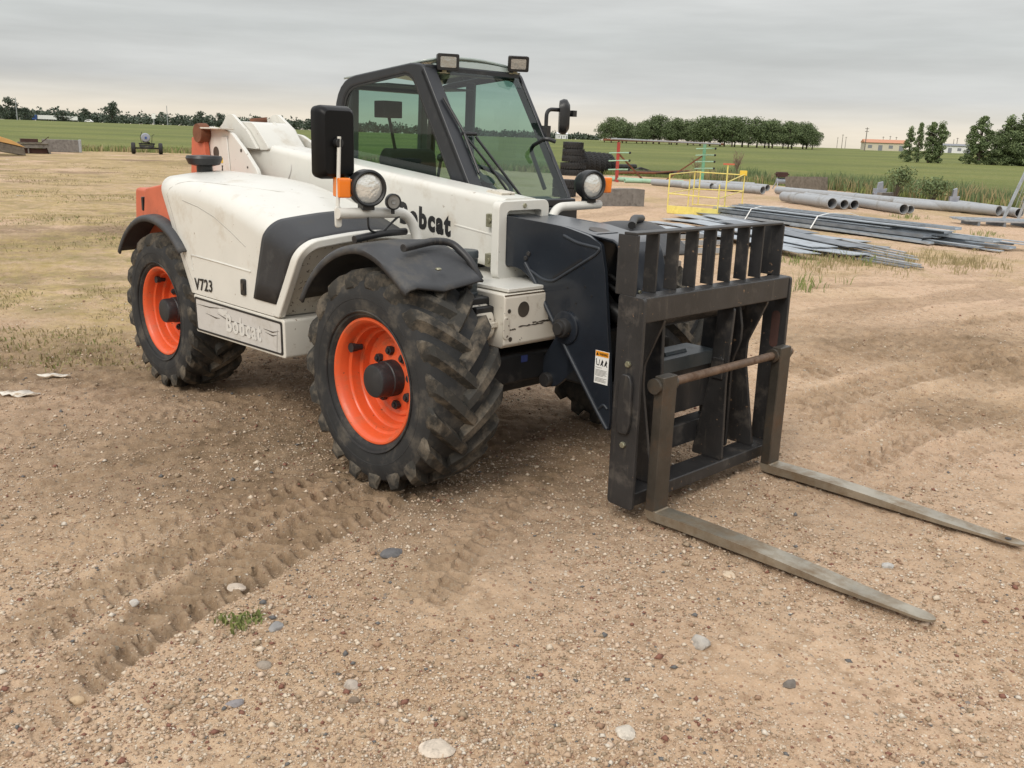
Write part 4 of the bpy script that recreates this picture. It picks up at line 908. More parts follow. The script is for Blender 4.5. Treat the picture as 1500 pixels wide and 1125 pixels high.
b = MB(); b.tube([(-.3, .0, .6), (-.38, 0, 1.1), (-.25, 0, 1.42)], .02, 6); b.tube([(.3, .1, .6), (.36, .1, 1.2), (.5, .1, 1.28)], .02, 6); b.tube([(.2, -.3, .75), (-.25, -.35, .8)], .05, 6); b.build('hose', 'far_black', e)
# plywood box, crate of lumber, concrete block
e = empty('tilted_box'); place(e, -4, 227, .25); tag(e, 'grey box tilted on its side with an orange plywood top at the left edge', 'box')
b = MB(); b.prism([(-1.2, .42), (1.25, 0), (1.18, .42), (-1.2, .98)], 'xz', -.7, .7); b.build('body', 'old_wood', e, bevel=.01)
b = MB(); b.prism([(-1.25, 1.0), (1.25, .44), (.6, .80), (-.6, 1.2), (-1.25, 1.3)], 'xz', -.75, .75); b.build('plywood_top', 'plywood', e, bevel=.01)
e = empty('scrap_bin'); place(e, 47, 225, .1); tag(e, 'low grey bin with a rusty dark underside and boards on top', 'bin')
b = MB(); b.prism([(-.98, .0), (-.92, .0), (-.92, .30), (.78, .34), (.88, 0), (.98, 0), (.86, .55), (-.9, .52)], 'xz', -.45, .45); b.box((-.25, -.44, 0), (-.18, -.38, .3)); b.build('body', 'concrete', e, bevel=.01)
b = MB(); b.box((-.92, -.3, .02), (.8, .4, .3)); b.build('lining', 'rust_dark', e)
b = MB(); b.box((-1.0, -.5, .555), (.9, .2, .60)); b.box((-.7, -.3, .60), (.5, .3, .66)); b.build('board', 'old_wood', e)
b = MB(); b.box((-.55, -.3, .66), (.35, .3, .84)); b.bar((.5, -.1, .62), (.95, -.2, .98), .04, .04); b.build('scrap_top', 'rust_dark', e)
e = empty('stone_block'); p = place(e, 91, 223, -.05); tag(e, 'long grey concrete block with a pale end next to the low bin', 'block')
b = MB(); b.box((-1.1, -.35, 0), (1.0, .35, .78)); b.build('side', 'concrete', e, bevel=.02)
b = MB(); b.box((1.003, -.36, 0), (1.16, .36, .80)); b.build('end', 'galv_pipe', e, bevel=.02)
# highway traffic, far away
def lorry(px, rr, label, cab):
    e = empty('lorry'); e.scale = (.82, .82, .9); e.location = far(px, rr); p = e.location; e.rotation_euler = (0, 0, math.atan2(-p.x, p.y)); tag(e, label, 'lorry', 'lorries on the far road')
    b = MB(); b.box((-6.8, -1.3, 1.2), (6.8, 1.3, 4.0)); b.build('trailer', 'truck_white', e, bevel=.05)
    for x in (-4.6, 4.6, 5.8, -9.6):
        for y in (-1.15, 1.15):
            if x < -7 and not cab: continue
            b = MB(); b.lathe([(.25, -.15), (.5, -.15), (.5, .15), (.25, .15)], (x, y, .5), 'y', 14); b.build('wheel', 'far_black', e)
    if cab:
        b = MB(); b.prism([(-10.9, .7), (-7.4, .7), (-7.4, 4.0), (-8.7, 4.0), (-9.4, 2.9), (-9.6, 1.9), (-10.9, 1.7)], 'xz', -1.2, 1.2); c = b.build('cab', 'truck_blue', e, bevel=.08); b = MB(); b.box((-9.2, -1.23, 2.0), (-8.4, 1.23, 2.8)); b.build('window', 'far_black', c)
lorry(70, 700, 'blue lorry with a long white trailer on the far road', True)
lorry(101, 705, 'long white trailer behind a bush right of the blue lorry', False)
e = empty('car'); e.location = far(131, 690); tag(e, 'small white car on the far road', 'car')
b = MB(); b.prism([(-2.6, .3), (2.6, .3), (2.5, 1.0), (1.6, 1.15), (.8, 1.9), (-1.2, 1.9), (-2.0, 1.1), (-2.6, 1.0)], 'xz', -.9, .9); b.build('body', 'truck_white', e, bevel=.1)
b = MB(); b.prism([(1.3, 1.15), (.7, 1.75), (-1.1, 1.75), (-1.7, 1.15)], 'xz', -.93, .93); b.build('window', 'far_black', e)
for x in (-1.7, 1.7): b = MB(); b.lathe([(.1, -.95), (.38, -.95), (.38, .95), (.1, .95)], (x, 0, .36), 'y', 12); b.build('wheel', 'far_black', e)
tree('far1', far(94, 660), .55, 2, 'low round bush in front of the white trailer', 'trees along the far left horizon', 'bush', 1.8)
tree('far2', far(38, 690), .62, 1, 'round bush left of the blue lorry by the thin pole', 'trees along the far left horizon', 'bush', 1.4)
# poles
def pole(px, rr, hpx, label, arms=1, m='pole_wood', name='utility_pole'):
    h = hpx * rr / F_PX; e = empty(name, far(px, rr)); tag(e, label, 'pole'); t = h * .012 + .05; b = MB(); b.tube([(0, 0, -.3), (0, 0, h)], [t * 1.3, t], 8); b.build('mast', m, e)
    for k in range(arms): b = MB(); b.bar((-h * .085, 0, h * (.95 - .12 * k)), (h * .085, 0, h * (.95 - .12 * k)), t, t * 1.2); b.build('cross_arm', m, e)
pole(26, 560, 27, 'thin pale pole near the left edge of the horizon', 0, 'galv_pipe', 'light_pole')
pole(246, 560, 25, 'thin pale pole on the horizon above the pump trailer', 0, 'galv_pipe', 'light_pole')
pole(1266, 420, 30, 'tallest utility pole, left of the orange roofed building', 2)
pole(1232, 620, 18, 'utility pole with a cross arm right of the tree row', 1)
pole(1225, 640, 14, 'short utility pole nearest the end of the tree row', 1)
pole(1237, 650, 15, 'short utility pole between the tree row and the tallest pole', 1)
pole(1291, 560, 17, 'utility pole behind the left half of the orange roof', 1)
pole(1301, 560, 18, 'utility pole behind the middle of the orange roof', 1)
pole(1310, 560, 17, 'utility pole behind the right half of the orange roof', 1)
pole(1394, 480, 17, 'left pole of the two in front of the white shed', 0)
pole(1399, 480, 19, 'right pole of the two in front of the white shed', 1)
e = empty('road_sign', far(226, 600)); tag(e, 'small white road sign on the far roadside', 'sign'); b = MB(); b.box((-1.1, -.1, 3.4), (1.1, .1, 6.2)); b.build('panel', 'truck_white', e); b = MB(); b.box((-.2, -.1, 0), (.2, .1, 3.4)); b.build('post', 'galv_pipe', e)
# buildings on the right horizon
def building(px, rr, wpx, hpx, roof, wall, label, rise_=.45, yaw=.15):
    m = rr / F_PX; W2 = wpx * m / 2; h = hpx * m; e = empty('industrial_building', far(px, rr)); p = e.location; e.rotation_euler = (0, 0, math.atan2(-p.x, p.y) + yaw); tag(e, label, 'building')
    b = MB(); b.box((-W2, 0, -.5), (W2, 14, h)); b.build('wall', wall, e)
    b = MB(); b.prism([(-.6, h + .02), (14.6, h + .02), (7, h + h * rise_)], 'yz', -W2 - .4, W2 + .4); b.build('roof', roof, e)
    for k in range(4):
        x = -W2 + (k + .5) * W2 / 2; b = MB(); b.box((x - W2 * .1, -.06, 0 if k % 2 else h * .3), (x + W2 * .1, .05, h * .7)); b.build('door' if k % 2 else 'window', 'roof_grey', e)
building(1296, 470, 52, 10, 'roof_orange', 'wall_cream', 'cream building with an orange roof on the right horizon')
building(1397, 470, 44, 9, 'roof_grey', 'wall_white', 'long white shed with a grey roof between the trees on the right', .3, .05)
building(824, 760, 14, 7, 'wall_white', 'wall_white', 'small white building far off right of the cab', .4)
# ------------------------------------------------------------------ the telehandler (x forward, y left, z up)
TH = empty('telehandler', (.0561, 5.0614, 0), R(-45))
tag(TH, 'white and orange telescopic handler with black boom head and pallet forks', 'telehandler')

# ---- wheels
def make_wheel(parent):
    wh = empty('wheel', parent=parent)
    b = MB(); prof = [(.303, -.158), (.314, -.178), (.328, -.194), (.37, -.207), (.42, -.209), (.46, -.203), (.485, -.190), (.500, -.165), (.507, -.10), (.511, 0)]
    prof = prof + [(r, -y) for r, y in prof[::-1][1:]] + [(.305, .12), (.305, -.12)]
    b.lathe(prof, n=96, closed=True); b.cur = 1
    # raised rings on the sidewall
    b.cur = 0
    for r0, dz in ((.345, .0045), (.405, .0035)):
        b.lathe([(r0 - .006, -.200 - .002), (r0 - .003, -.2035 - dz), (r0 + .003, -.2065 - dz), (r0 + .006, -.205)], n=96, closed=True)
    b.cur = 1; n = 19
    for k in range(n):
        for sg in (-1, 1):
            t0 = 2 * math.pi * (k + (.5 if sg > 0 else 0)) / n; S = []; jit = random.uniform(-.006, .006)
            for y, rb, rt, u, hw in ((.210, .452, .466, .0, .027), (.212, .466, .500, .006, .031), (.202, .476, .532, .02, .033), (.180, .488, .545, .06, .032), (.12, .498, .550, .16, .030), (.06, .503, .5515, .26, .028), (.01, .505, .551, .34, .027), (-.03, .506, .548, .40, .026)):
                th = t0 - u; dwn = hw / .53; yy = y * sg; V = []
                lean = .030 * sg
                for dt, rr, oy in ((-dwn * 1.9, rb, -lean * 0), (-dwn * .95, rt, 0), (dwn * .95, rt, 0), (dwn * 1.9, rb, 0)):
                    V.append((rr * math.cos(th + dt + jit), yy + (-sg * .012 if rr == rb and y > .2 else 0), rr * math.sin(th + dt + jit)))
                S.append(V)
            b.loft(S)
    b.build('tyre', ['tyre_side', 'tyre_tread'], wh, ang=26)
    b = MB(); b.lathe([(.285, -.140), (.292, -.168), (.300, -.180), (.309, -.181), (.313, -.176), (.313, -.166), (.300, -.15), (.29, -.10), (.29, .15), (.24, .15), (.24, -.01)][::-1] + [(.292, -.168)], n=96, cap=False)
    b.lathe([(.300, -.180), (.288, -.170), (.281, -.160), (.272, -.118), (.266, -.112), (.258, -.110), (.252, -.064), (.246, -.058), (.236, -.056), (.228, -.022), (.220, -.018), (.198, -.017), (.194, -.024), (.186, -.025), (.17, -.020), (.10, -.040), (.0, -.040)], n=96, cap=False)
    b.lathe([(.0, -.03), (.24, -.01), (.24, .0)], n=48, cap=False)
    rim = b.build('rim', 'rim_orange', wh, ang=24)
    b = MB(); b.tube([(-.235, -.075, .09), (-.235, -.115, .09)], .017, 10); b.tube([(-.235, -.105, .09), (-.235, -.14, .092)], [.02, .024], 10); b.build('valve', 'hub_black', wh)
    b = MB(); b.lathe([(.0, -.170), (.060, -.170), (.079, -.165), (.084, -.155), (.086, -.10), (.090, -.095), (.091, -.035)], n=40); b.build('hub', 'hub_black', wh, ang=30)
    for k in range(8):
        a = 2 * math.pi * (k + .4) / 8; c = (.140 * math.cos(a), 0, .135 * math.sin(a)); b = MB()
        b.cyl((c[0], -.028, c[2]), (c[0], -.056, c[2]), .0235, 6); b.cyl((c[0], -.05, c[2]), (c[0], -.066, c[2]), .012, 10); b.build('lug_nut', 'hub_black', wh, bevel=.002)
    return wh
W0 = make_wheel(TH); W0.location = (0, -.87, .545); W0.rotation_euler = (0, R(8), 0)
w = dup(W0, TH); w.location = (-2.33, -.87, .535); w.rotation_euler = (0, R(31), 0); w.scale = (.935, .92, .935)
w = dup(W0, TH); w.location = (0, .85, .545); w.scale = (1, -1, 1); w.rotation_euler = (0, R(20), 0)
w = dup(W0, TH); w.location = (-2.33, .87, .535); w.scale = (.935, -1, .935)

# ---- engine hood on the right side
XR = lambda z: -2.225 + (1.38 - z) * .58
XB = lambda z: -.825 + (z - .81) * .60          # front edge, leaning forward
ZT = lambda x: float(np.interp(x, [-2.4, -2.25, -1.9, -1.6, -1.3, -1.1, -.9, -.6], [1.435, 1.445, 1.442, 1.420, 1.364, 1.318, 1.268, 1.195]))
def hood_profile(zt, o=0.0, inset=0.0):
    P = []
    yo = -1.05 - o + inset
    for z in (.728, .80, .90, 1.00): P.append((yo + .0 * (z - .7), z))
    zc, yc, ry, rz = zt - .140, yo + .115, .115, .108
    P.append((yo, zc - .02))
    for k in range(9): a = R(180 - 90 * k / 8 * .96); P.append((yc + ry * math.cos(a), zc + (rz + o) * math.sin(a)))
    y0 = P[-1][0]; z0 = P[-1][1]
    for k in range(1, 7):
        f = k / 6; y = y0 + (-.34 - y0) * f; P.append((y, z0 + (zt + o - z0) * math.sin(math.pi * min(f, .62) / 1.24) - max(0, f - .62) * .075))
    P.append((-.32, P[-1][1] - .06)); P.append((-.32, .728))
    return P
def hood_section(s, o=0.0, inset=0.0, dx=0.0):
    xm = XR(1.3) + (XB(1.2) - XR(1.3)) * s; zt = ZT(xm) - inset * .6; S = []
    for y, z in hood_profile(zt, o, inset):
        x = XR(z) + (XB(z) - XR(z)) * s + dx; S.append((x, y, z))
    return S
b = MB(); secs = [hood_section(0, 0, i, d) for i, d in ((.13, -.075), (.075, -.062), (.035, -.042), (.014, -.022), (.003, -.006))] + [hood_section(k / 16) for k in range(17)]
b.loft(secs); HOOD = b.build('engine_hood', 'white_paint', TH, ang=40)
def hood_pt(s, j, o):      # j : fractional profile index
    S = hood_section(s, o); i = int(j); f = j - i; return Vector(S[i]).lerp(Vector(S[min(i + 1, len(S) - 1)]), f)
# black wrap-over panel at its front end
b = MB(); secs = []
for k in range(9):
    S = hood_section(.772 + .222 * k / 8, .006 if 0 < k < 8 else .001)
    S2 = [Vector(p) for p in S[1:-2]]
    # rear edge is curved: it starts further forward at the top
    secs.append([(p.x + (.10 * smooth(1.12, 1.30, p.z) * .3 - .02) * (1 - k / 8), p.y, max(p.z, .795)) for p in S2])
b.loft(secs, closed=False, cap=False); RP = b.build('rubber_panel', 'rubber_panel', HOOD, ang=40, thick=.004)
# white flange round the wheel arch
b = MB(); S1 = hood_section(1.0); secs = []
cy, cz = -.6, .8
for i in range(0, len(S1) - 1):
    p = Vector(S1[i]); a = Vector(S1[max(i - 1, 0)]); c = Vector(S1[min(i + 1, len(S1) - 2)]); t = Vector((0, c.y - a.y, c.z - a.z)).normalized(); nn = Vector((0, -t.z, t.y))
    secs.append([tuple(p + nn * .010 + Vector((-.012, 0, 0))), tuple(p + nn * .010 + Vector((.055, 0, 0))), tuple(p - nn * .035 + Vector((.055, 0, 0))), tuple(p - nn * .035 + Vector((-.012, 0, 0)))])
b.loft(secs); b.build('arch_flange', 'white_paint', HOOD, bevel=.010, ang=50)
# recessed dirty sheet inside the arch
b = MB(); Pn = [(y + .02 if y < -.9 else y, min(z, 9) - (.02 if z > 1 else 0)) for y, z in hood_profile(ZT(-.62))]
fr = [(XB(z) + .002, y, z) for y, z in Pn]; bk = [(XB(z) - .02, y, z) for y, z in Pn]; n_ = len(fr)
b.add(fr + bk, [tuple(range(n_)), tuple(range(n_, 2 * n_))[::-1]] + [(i, (i + 1) % n_, n_ + (i + 1) % n_, n_ + i) for i in range(n_)]); b.build('arch_panel', 'white_dirty', HOOD)
# creases and seams on the hood
def seam(path, wd, m, name, o=.002):
    b = MB(); P = [hood_pt(s, j, o) for s, j in path]
    b.tube(P, wd, 6); return b.build(name, m, HOOD, ang=60)
seam([(.16, 4.0), (.28, 3.95), (.40, 3.85), (.52, 3.68), (.64, 3.45)], .0028, 'seam_grey', 'seam', -.0005)
seam([(.10, 1.7), (.11, 2.2), (.125, 2.6), (.40, 2.55), (.70, 2.45)], .005, 'white_paint', 'crease', .001)
seam([(.07, .3), (.05, 1.5), (.035, 3), (.04, 5), (.07, 7), (.12, 9), (.18, 10.5), (.27, 12), (.36, 13.2), (.52, 15), (.62, 17)], .0030, 'seam_grey', 'seam', -.001)
text('V723', 'model_number', 'letter_black', HOOD, (-1.80, -1.05, .752), .225, .074, ax=(1, 0, .05), bold=.018, sp=1.12, off=.003)
b = MB(); b.prism(rpoly([(-1.222, .80), (-1.172, .802), (-1.170, .895), (-1.22, .893)], .014), 'xz', -1.062, -1.045); lt = b.build('latch', 'black_plastic', HOOD, bevel=.004)
b = MB(); b.prism(rpoly([(-1.208, .83), (-1.186, .831), (-1.185, .87), (-1.207, .869)], .008), 'xz', -1.066, -1.061); b.build('catch', 'grease', lt)
# fuel / air cap
b = MB(); b.lathe([(.0, .072), (.108, .067), (.116, .05), (.098, .012), (.075, .006), (.05, 0), (.05, -.06)], (-2.26, -.72, 1.470), 'z', 40); b.build('air_cap', 'black_plastic', HOOD, ang=40)
# lower tool box with the worn plaque
b = MB(); b.prism(rpoly([(-1.818, .488), (-.778, .508), (-.784, .722), (-1.834, .722)], .018, 4), 'xz', -1.048, -.45); TB = b.build('side_box', 'white_side', TH, bevel=.008)
b = MB(); b.ring(rpoly([(-1.802, .502), (-.797, .524), (-.802, .708), (-1.815, .708)], .016, 4), rpoly([(-1.788, .513), (-.812, .534), (-.815, .697), (-1.80, .697)], .014, 4), 'xz', -1.053, -1.045); b.build('black_border', 'letter_black', TB)
b = MB(); b.prism(rpoly([(-1.788, .513), (-.812, .534), (-.815, .697), (-1.80, .697)], .014, 4), 'xz', -1.0505, -1.046); b.build('plaque', 'decal_grey', TB)
text('Bobcat', 'worn_lettering', 'decal_white', TB, (-1.42, -1.0505, .555), .40, .105, ax=(1, 0, .012), bold=.03, sp=1.15, off=.002)
for k, (x0, z0, x1, z1, x2, z2) in enumerate(((-1.79, .665, -1.62, .668, -1.42, .69), (-1.68, .625, -1.55, .615, -1.5, .62), (-1.53, .645, -1.40, .625, -1.02, .625), (-1.40, .585, -1.2, .57, -1.06, .565), (-1.0, .642, -.9, .638, -.83, .655), (-.98, .625, -.90, .618, -.85, .63), (-.86, .53, -.855, .60, -.85, .66))):
    b = MB(); b.prism([(x0, z0), (x1, z1 - .004), (x2, z2), (x1, z1 + .003)], 'xz', -1.0522, -1.0502); b.build('scratch', 'grease', TB)
b = MB(); b.prism([(-1.52, .66), (-1.46, .64), (-1.42, .655), (-1.40, .68), (-1.46, .672), (-1.5, .69)], 'xz', -1.0518, -1.05); b.build('worn_emblem', 'decal_white', TB)

# ---- mudguards
def fender(name, cx, cz, rad, a0, a1, y0, y1, m, dent=False, lipw=.035, drop=0.0):
    b = MB(); S = []; n = 26
    for i in range(n + 1):
        f = i / n; a = R(a0 + (a1 - a0) * f); c, s_ = math.cos(a), math.sin(a)
        fr = rad - drop * smooth(.55, 1.0, f)
        P = []
        for y, r in ((y0 + .004, fr - lipw), (y0, fr - .012), (y0 + .012, fr), (y0 + .05, fr + .004), ((y0 + y1) / 2, fr + .014), (y1 - .02, fr + .006), (y1, fr)):
            if dent and f > .80:
                g = (f - .80) / .20; r -= .030 * g * math.exp(-((y - (y0 + y1) / 2 - .02) / .07) ** 2) * 1.2; r += .012 * g * math.sin((y - y0) * 17)
            P.append((cx + r * c, y, cz + r * s_))
        S.append(P)
    b.loft(S, closed=False, cap=False); return b.build(name, m, TH, ang=55, thick=.012)
ff = fender('front_mudguard', 0, .555, .645, 150, 55, -1.09, -.64, 'fender_rubber', True, drop=.058)
fender('rear_mudguard', -2.33, .535, .62, 146, 45, -1.09, -.62, 'fender_rubber')
fender('front_mudguard', 0, .575, .655, 140, 55, .62, 1.08, 'fender_rubber', drop=.05)
# fixing tubes and bolt on the front guard
for P in ([(.17, -.985, 1.205), (.12, -.76, 1.222), (.15, -.675, 1.215), (.25, -.645, 1.14), (.30, -.62, 1.05)], [(-.23, -.975, 1.205), (-.25, -.80, 1.225), (-.28, -.62, 1.225)]):
    b = MB(); b.tube(fillet(P, .05), .0185, 10); b.build('guard_tube', 'black_paint', ff, ang=60)
for x, y in ((.285, -.87), (-.02, -.66), (.06, -.66)):
    b = MB(); z = .555 + math.sqrt((.655 - .03 * (x > .2)) ** 2 - x * x); b.ball((x, y, z + .003), .016, (1, 1, .45), 12, 6); b.build('bolt', 'zinc', ff)
b = MB(); b.tube(fillet([(.18, .68, 1.245), (.10, .80, 1.275), (.0, 1.0, 1.26)], .05), .024, 10); b.build('guard_tube', 'black_paint', TH, ang=60)

# ---- chassis
b = MB(); b.box((-2.75, -.48, .52), (.10, .42, .70)); b.box((-2.6, -.40, .70), (-.2, .38, .95)); CH = b.build('chassis', 'black_plastic', TH, bevel=.01)
b = MB(); b.box((-.05, -.60, .485), (.30, .45, .645)); b.box((.02, -.52, .42), (.22, .4, .5)); b.box((-.16, -.7, .46), (.12, .7, .62)); b.build('front_axle', 'black_plastic', CH, bevel=.02)
b = MB(); b.box((-2.45, -.7, .46), (-2.2, .7, .62)); b.build('rear_axle', 'black_plastic', CH, bevel=.02)
b = MB(); b.box((.3005, -.32, .595), (.303, -.275, .63)); b.build('blue_label', 'blue_label', CH)
b = MB(); b.prism([(-.33, .70), (.33, .695), (.352, .715), (.352, .955), (.34, .968), (-.33, .972)], 'xz', -.50, .30); NOSE = b.build('chassis_nose', 'white_chipped', TH, bevel=.012)
b = MB(); b.box((-.33, -.46, .974), (.335, .28, .992)); b.build('top_plate', 'white_paint', NOSE, bevel=.004)
def disc(name, m, par, c, ax, r, d, sx=1, n=24, ring=0):
    b = MB(); c = Vector(c); v = {'x': Vector((1, 0, 0)), 'y': Vector((0, -1, 0)), 'z': Vector((0, 0, 1))}[ax]; b.cyl(c - v * .002, c + v * d, r, n); o = b.build(name, m, par, bevel=min(.004, d * .3)); return o
disc('round_hole', 'grease', NOSE, (.352, -.368, .885), 'x', .040, .002)
disc('bolt_hole', 'grease', NOSE, (.352, -.468, .885), 'x', .011, .002); disc('bolt_hole', 'grease', NOSE, (.352, -.455, .742), 'x', .012, .002)
b = MB(); b.prism(rrect(-.508, .745, -.468, .86, .019), 'yz', .350, .358); b.build('slot', 'white_dirty', NOSE, bevel=.003)
for y0, y1, z in ((-.40, -.22, .80), (-.30, -.17, .81), (-.46, -.42, .79)):
    b = MB(); P = []; r2 = random.Random(int(-y0 * 100))
    n = 12
    for i in range(n + 1): P.append((y0 + (y1 - y0) * i / n, z - r2.uniform(.001, .005)))
    for i in range(n, -1, -1): P.append((y0 + (y1 - y0) * i / n, z + r2.uniform(.000, .006)))
    b.prism(P, 'yz', .3515, .3535); b.build('worn_patch', 'grease', NOSE)
# bracket between nose and wheel
b = MB(); b.prism(rpoly([(-.18, .72), (.24, .72), (.30, .76), (.30, .86), (.22, .93), (.05, .95), (-.18, .95)], .04), 'xz', -.62, -.51); BR = b.build('axle_bracket', 'white_dirty', TH, bevel=.012)
b = MB(); b.box((-.15, -.70, .80), (.31, -.50, .83)); b.build('ledge', 'white_dirty', BR, bevel=.006)
disc('round_hole', 'white_chipped', BR, (.2, -.62, .865), 'y', .028, .01)
# filter can and its clamp
b = MB(); b.lathe([(.0, .235), (.066, .235), (.070, .228), (.070, .20), (.067, .195), (.067, .03), (.072, .025), (.072, .0), (.0, 0)], (.10, -.545, .93), 'z', 32); FI = b.build('air_filter', 'filter_grey', TH, ang=30)
b = MB(); b.box((.06, -.70, .865), (.24, -.48, .945)); b.box((.10, -.62, .845), (.28, -.50, .905)); b.build('filter_clamp', 'black_plastic', FI, bevel=.010)
b = MB(); b.cyl((.13, -.60, 1.0), (.21, -.62, 1.01), .026, 14); b.ball((.215, -.622, 1.01), .026, nu=12, nv=8); b.build('outlet', 'black_plastic', FI)
# counterweight block at the rear corner
b = MB(); b.prism(rpoly([(-2.545, 1.12), (-2.12, 1.12), (-2.20, 1.365), (-2.50, 1.32)], .03), 'xz', -1.025, -.25); CW = b.build('counterweight', 'faded_orange', TH, bevel=.022, seg=3)
b = MB(); b.box((-2.575, -1.02, 1.17), (-2.552, -.92, 1.26)); b.build('tail_light', 'black_plastic', CW, bevel=.004)
b = MB(); b.prism(rpoly([(-3.02, .75), (-2.5, .75), (-2.5, 1.30), (-2.95, 1.30)], .04), 'xz', -.9, .9); b.build('rear_bumper', 'faded_orange', TH, bevel=.03)

# ---- boom
BZ = lambda x: 1.402 - .09 * x
def sheared(y0, z0, y1, z1, r, xs, zfun):
    return [[(x, y, zfun(x) + z) for y, z in rrect(y0, z0, y1, z1, r)] for x in xs]
b = MB(); b.loft(sheared(-.20, -.385, .08, 0, .045, (-2.95, -2.2, -1.5, -.8, 0.0), BZ)); BOOM = b.build('boom', 'white_paint', TH, ang=40)
b = MB(); b.bar((-.375, -.2005, BZ(-.375) - .20), (-.02, -.2005, BZ(-.02) - .20), .006, .010); b.build('weld_rib', 'white_paint', BOOM, bevel=.003)
b = MB(); S = []
for i in range(12): f = i / 11; S.append((-2.22 + .10 * math.sin(f * 3.1) + f * .12, -.2005 if f < .6 else -.20 + .05 * smooth(.6, 1, f), BZ(-2.2) - .30 + .29 * f))
b.tube(S, .006, 6); b.build('weld_seam', 'decal_grey', BOOM)
text('Bobcat', 'boom_lettering', 'letter_black', BOOM, (-.865, -.2, 1.202), .462, .130, ax=(1, 0, -.09), bold=.05, sp=1.2, off=.001)
b = MB(); b.ring(rpoly([(-.272, .985), (.105, .985), (.105, 1.398), (-.272, 1.392)], .045, 6), rpoly([(-.212, 1.052), (.052, 1.052), (.052, 1.345), (-.212, 1.342)], .03, 6), 'yz', .0, .055); CO = b.build('boom_collar', 'white_paint', BOOM, bevel=.005)
disc('bolt', 'zinc', CO, (.055, -.085, 1.368), 'x', .014, .006, n=6)
for z in (1.285, 1.075): b = MB(); b.box((-.085, -.235, z - .035), (-.002, -.2, z + .035)); pd = b.build('wear_pad', 'zinc', BOOM, bevel=.004); disc('bolt', 'zinc', pd, (-.05, -.235, z), 'y', .014, .010, n=6)
b = MB(); b.prism(rpoly([(-.25, 1.40), (-.12, 1.40), (-.10, 1.425), (-.22, 1.436)], .01), 'xz', -.1, .0); b.build('grease_pad', 'white_dirty', BOOM, bevel=.004)
# boom rear hump and pivot towers
b = MB(); b.prism(rpoly([(-3.02, 1.55), (-2.30, 1.58), (-2.46, 1.715), (-2.53, 1.762), (-2.9, 1.77), (-3.02, 1.72)], .05), 'xz', -.215, .085); HP = b.build('pivot_cover', 'white_paint', BOOM, bevel=.015)
b = MB(); b.prism([(-2.33, 1.595), (-2.47, 1.713), (-2.53, 1.768), (-2.545, 1.762), (-2.48, 1.705), (-2.35, 1.58)], 'xz', -.045, -.025); b.build('rib', 'white_paint', HP, bevel=.003)
b = MB(); b.tube([(-2.85, -.05, 1.77), (-2.80, .06, 1.785)], .02, 8); b.build('hose_stub', 'rust', HP)
def ear(y0, y1, poly, name='pivot_ear'): b = MB(); b.prism(rpoly(poly, .02), 'xz', y0, y1); return b.build(name, 'white_paint', BOOM, bevel=.004)
ear(-.245, -.22, [(-2.95, 1.60), (-2.42, 1.58), (-2.55, 1.70), (-2.76, 1.815), (-2.83, 1.81), (-2.93, 1.72)])
ear(.09, .115, [(-2.95, 1.60), (-2.36, 1.56), (-2.50, 1.72), (-2.70, 1.825), (-2.78, 1.82), (-2.93, 1.72)])
b = MB(); b.prism(rpoly([(-3.02, 1.05), (-2.16, 1.05), (-2.23, 1.44), (-2.40, 1.575), (-2.57, 1.685), (-2.72, 1.715), (-2.94, 1.725), (-3.03, 1.67), (-2.99, 1.58)], .035), 'xz', -.355, -.325); TW = b.build('pivot_tower', 'white_paint', TH, bevel=.006)
b = MB(); b.prism([(-2.66, 1.05), (-2.56, 1.05), (-2.62, 1.66), (-2.70, 1.66)], 'xz', -.367, -.354); b.build('stiffener', 'white_paint', TW, bevel=.010)
b = MB(); b.box((-2.90, -.43, 1.705), (-2.58, -.33, 1.717)); o = b.build('top_flap', 'white_dirty', TW, bevel=.004); o.rotation_euler = (0, 0, 0)
disc('round_hole', 'grease', TW, (-2.80, -.355, 1.545), 'y', .042, .002)
b = MB(); b.box((-2.76, -.3575, 1.475), (-2.62, -.354, 1.512)); b.build('yellow_label', 'label_yellow', TW)
for x in (-2.73, -2.65): b = MB(); b.prism([(x, 1.42), (x + .02, 1.42), (x + .016, 1.44), (x + .022, 1.458), (x + .004, 1.458), (x + .008, 1.44)], 'xz', -.3575, -.354); b.build('pictogram', 'letter_black', TW)
disc('bolt_hole', 'grease', TW, (-2.44, -.355, 1.57), 'y', .012, .003); disc('bolt_hole', 'grease', TW, (-2.36, -.355, 1.46), 'y', .008, .003)
b = MB(); b.lathe([(.03, -.02), (.065, -.02), (.07, .0), (.07, .05), (.05, .07), (.02, .07)], (-2.93, -.41, 1.675), 'y', 24); b.cyl((-2.93, -.42, 1.675), (-2.93, .2, 1.675), .045, 18); b.build('pivot_pin', 'rust', TW, ang=40)
b = MB(); b.prism(rpoly([(-3.02, 1.05), (-2.16, 1.05), (-2.23, 1.46), (-2.42, 1.63), (-2.57, 1.685), (-2.95, 1.715), (-3.03, 1.66)], .035), 'xz', .205, .235); b.build('pivot_tower', 'white_paint', TH, bevel=.006)
b = MB(); b.prism(rpoly([(-3.16, 1.1), (-2.80, 1.1), (-2.90, 1.645), (-3.08, 1.645)], .01), 'xz', -.40, -.36); b.build('rear_guard', 'faded_orange', TH, bevel=.01)

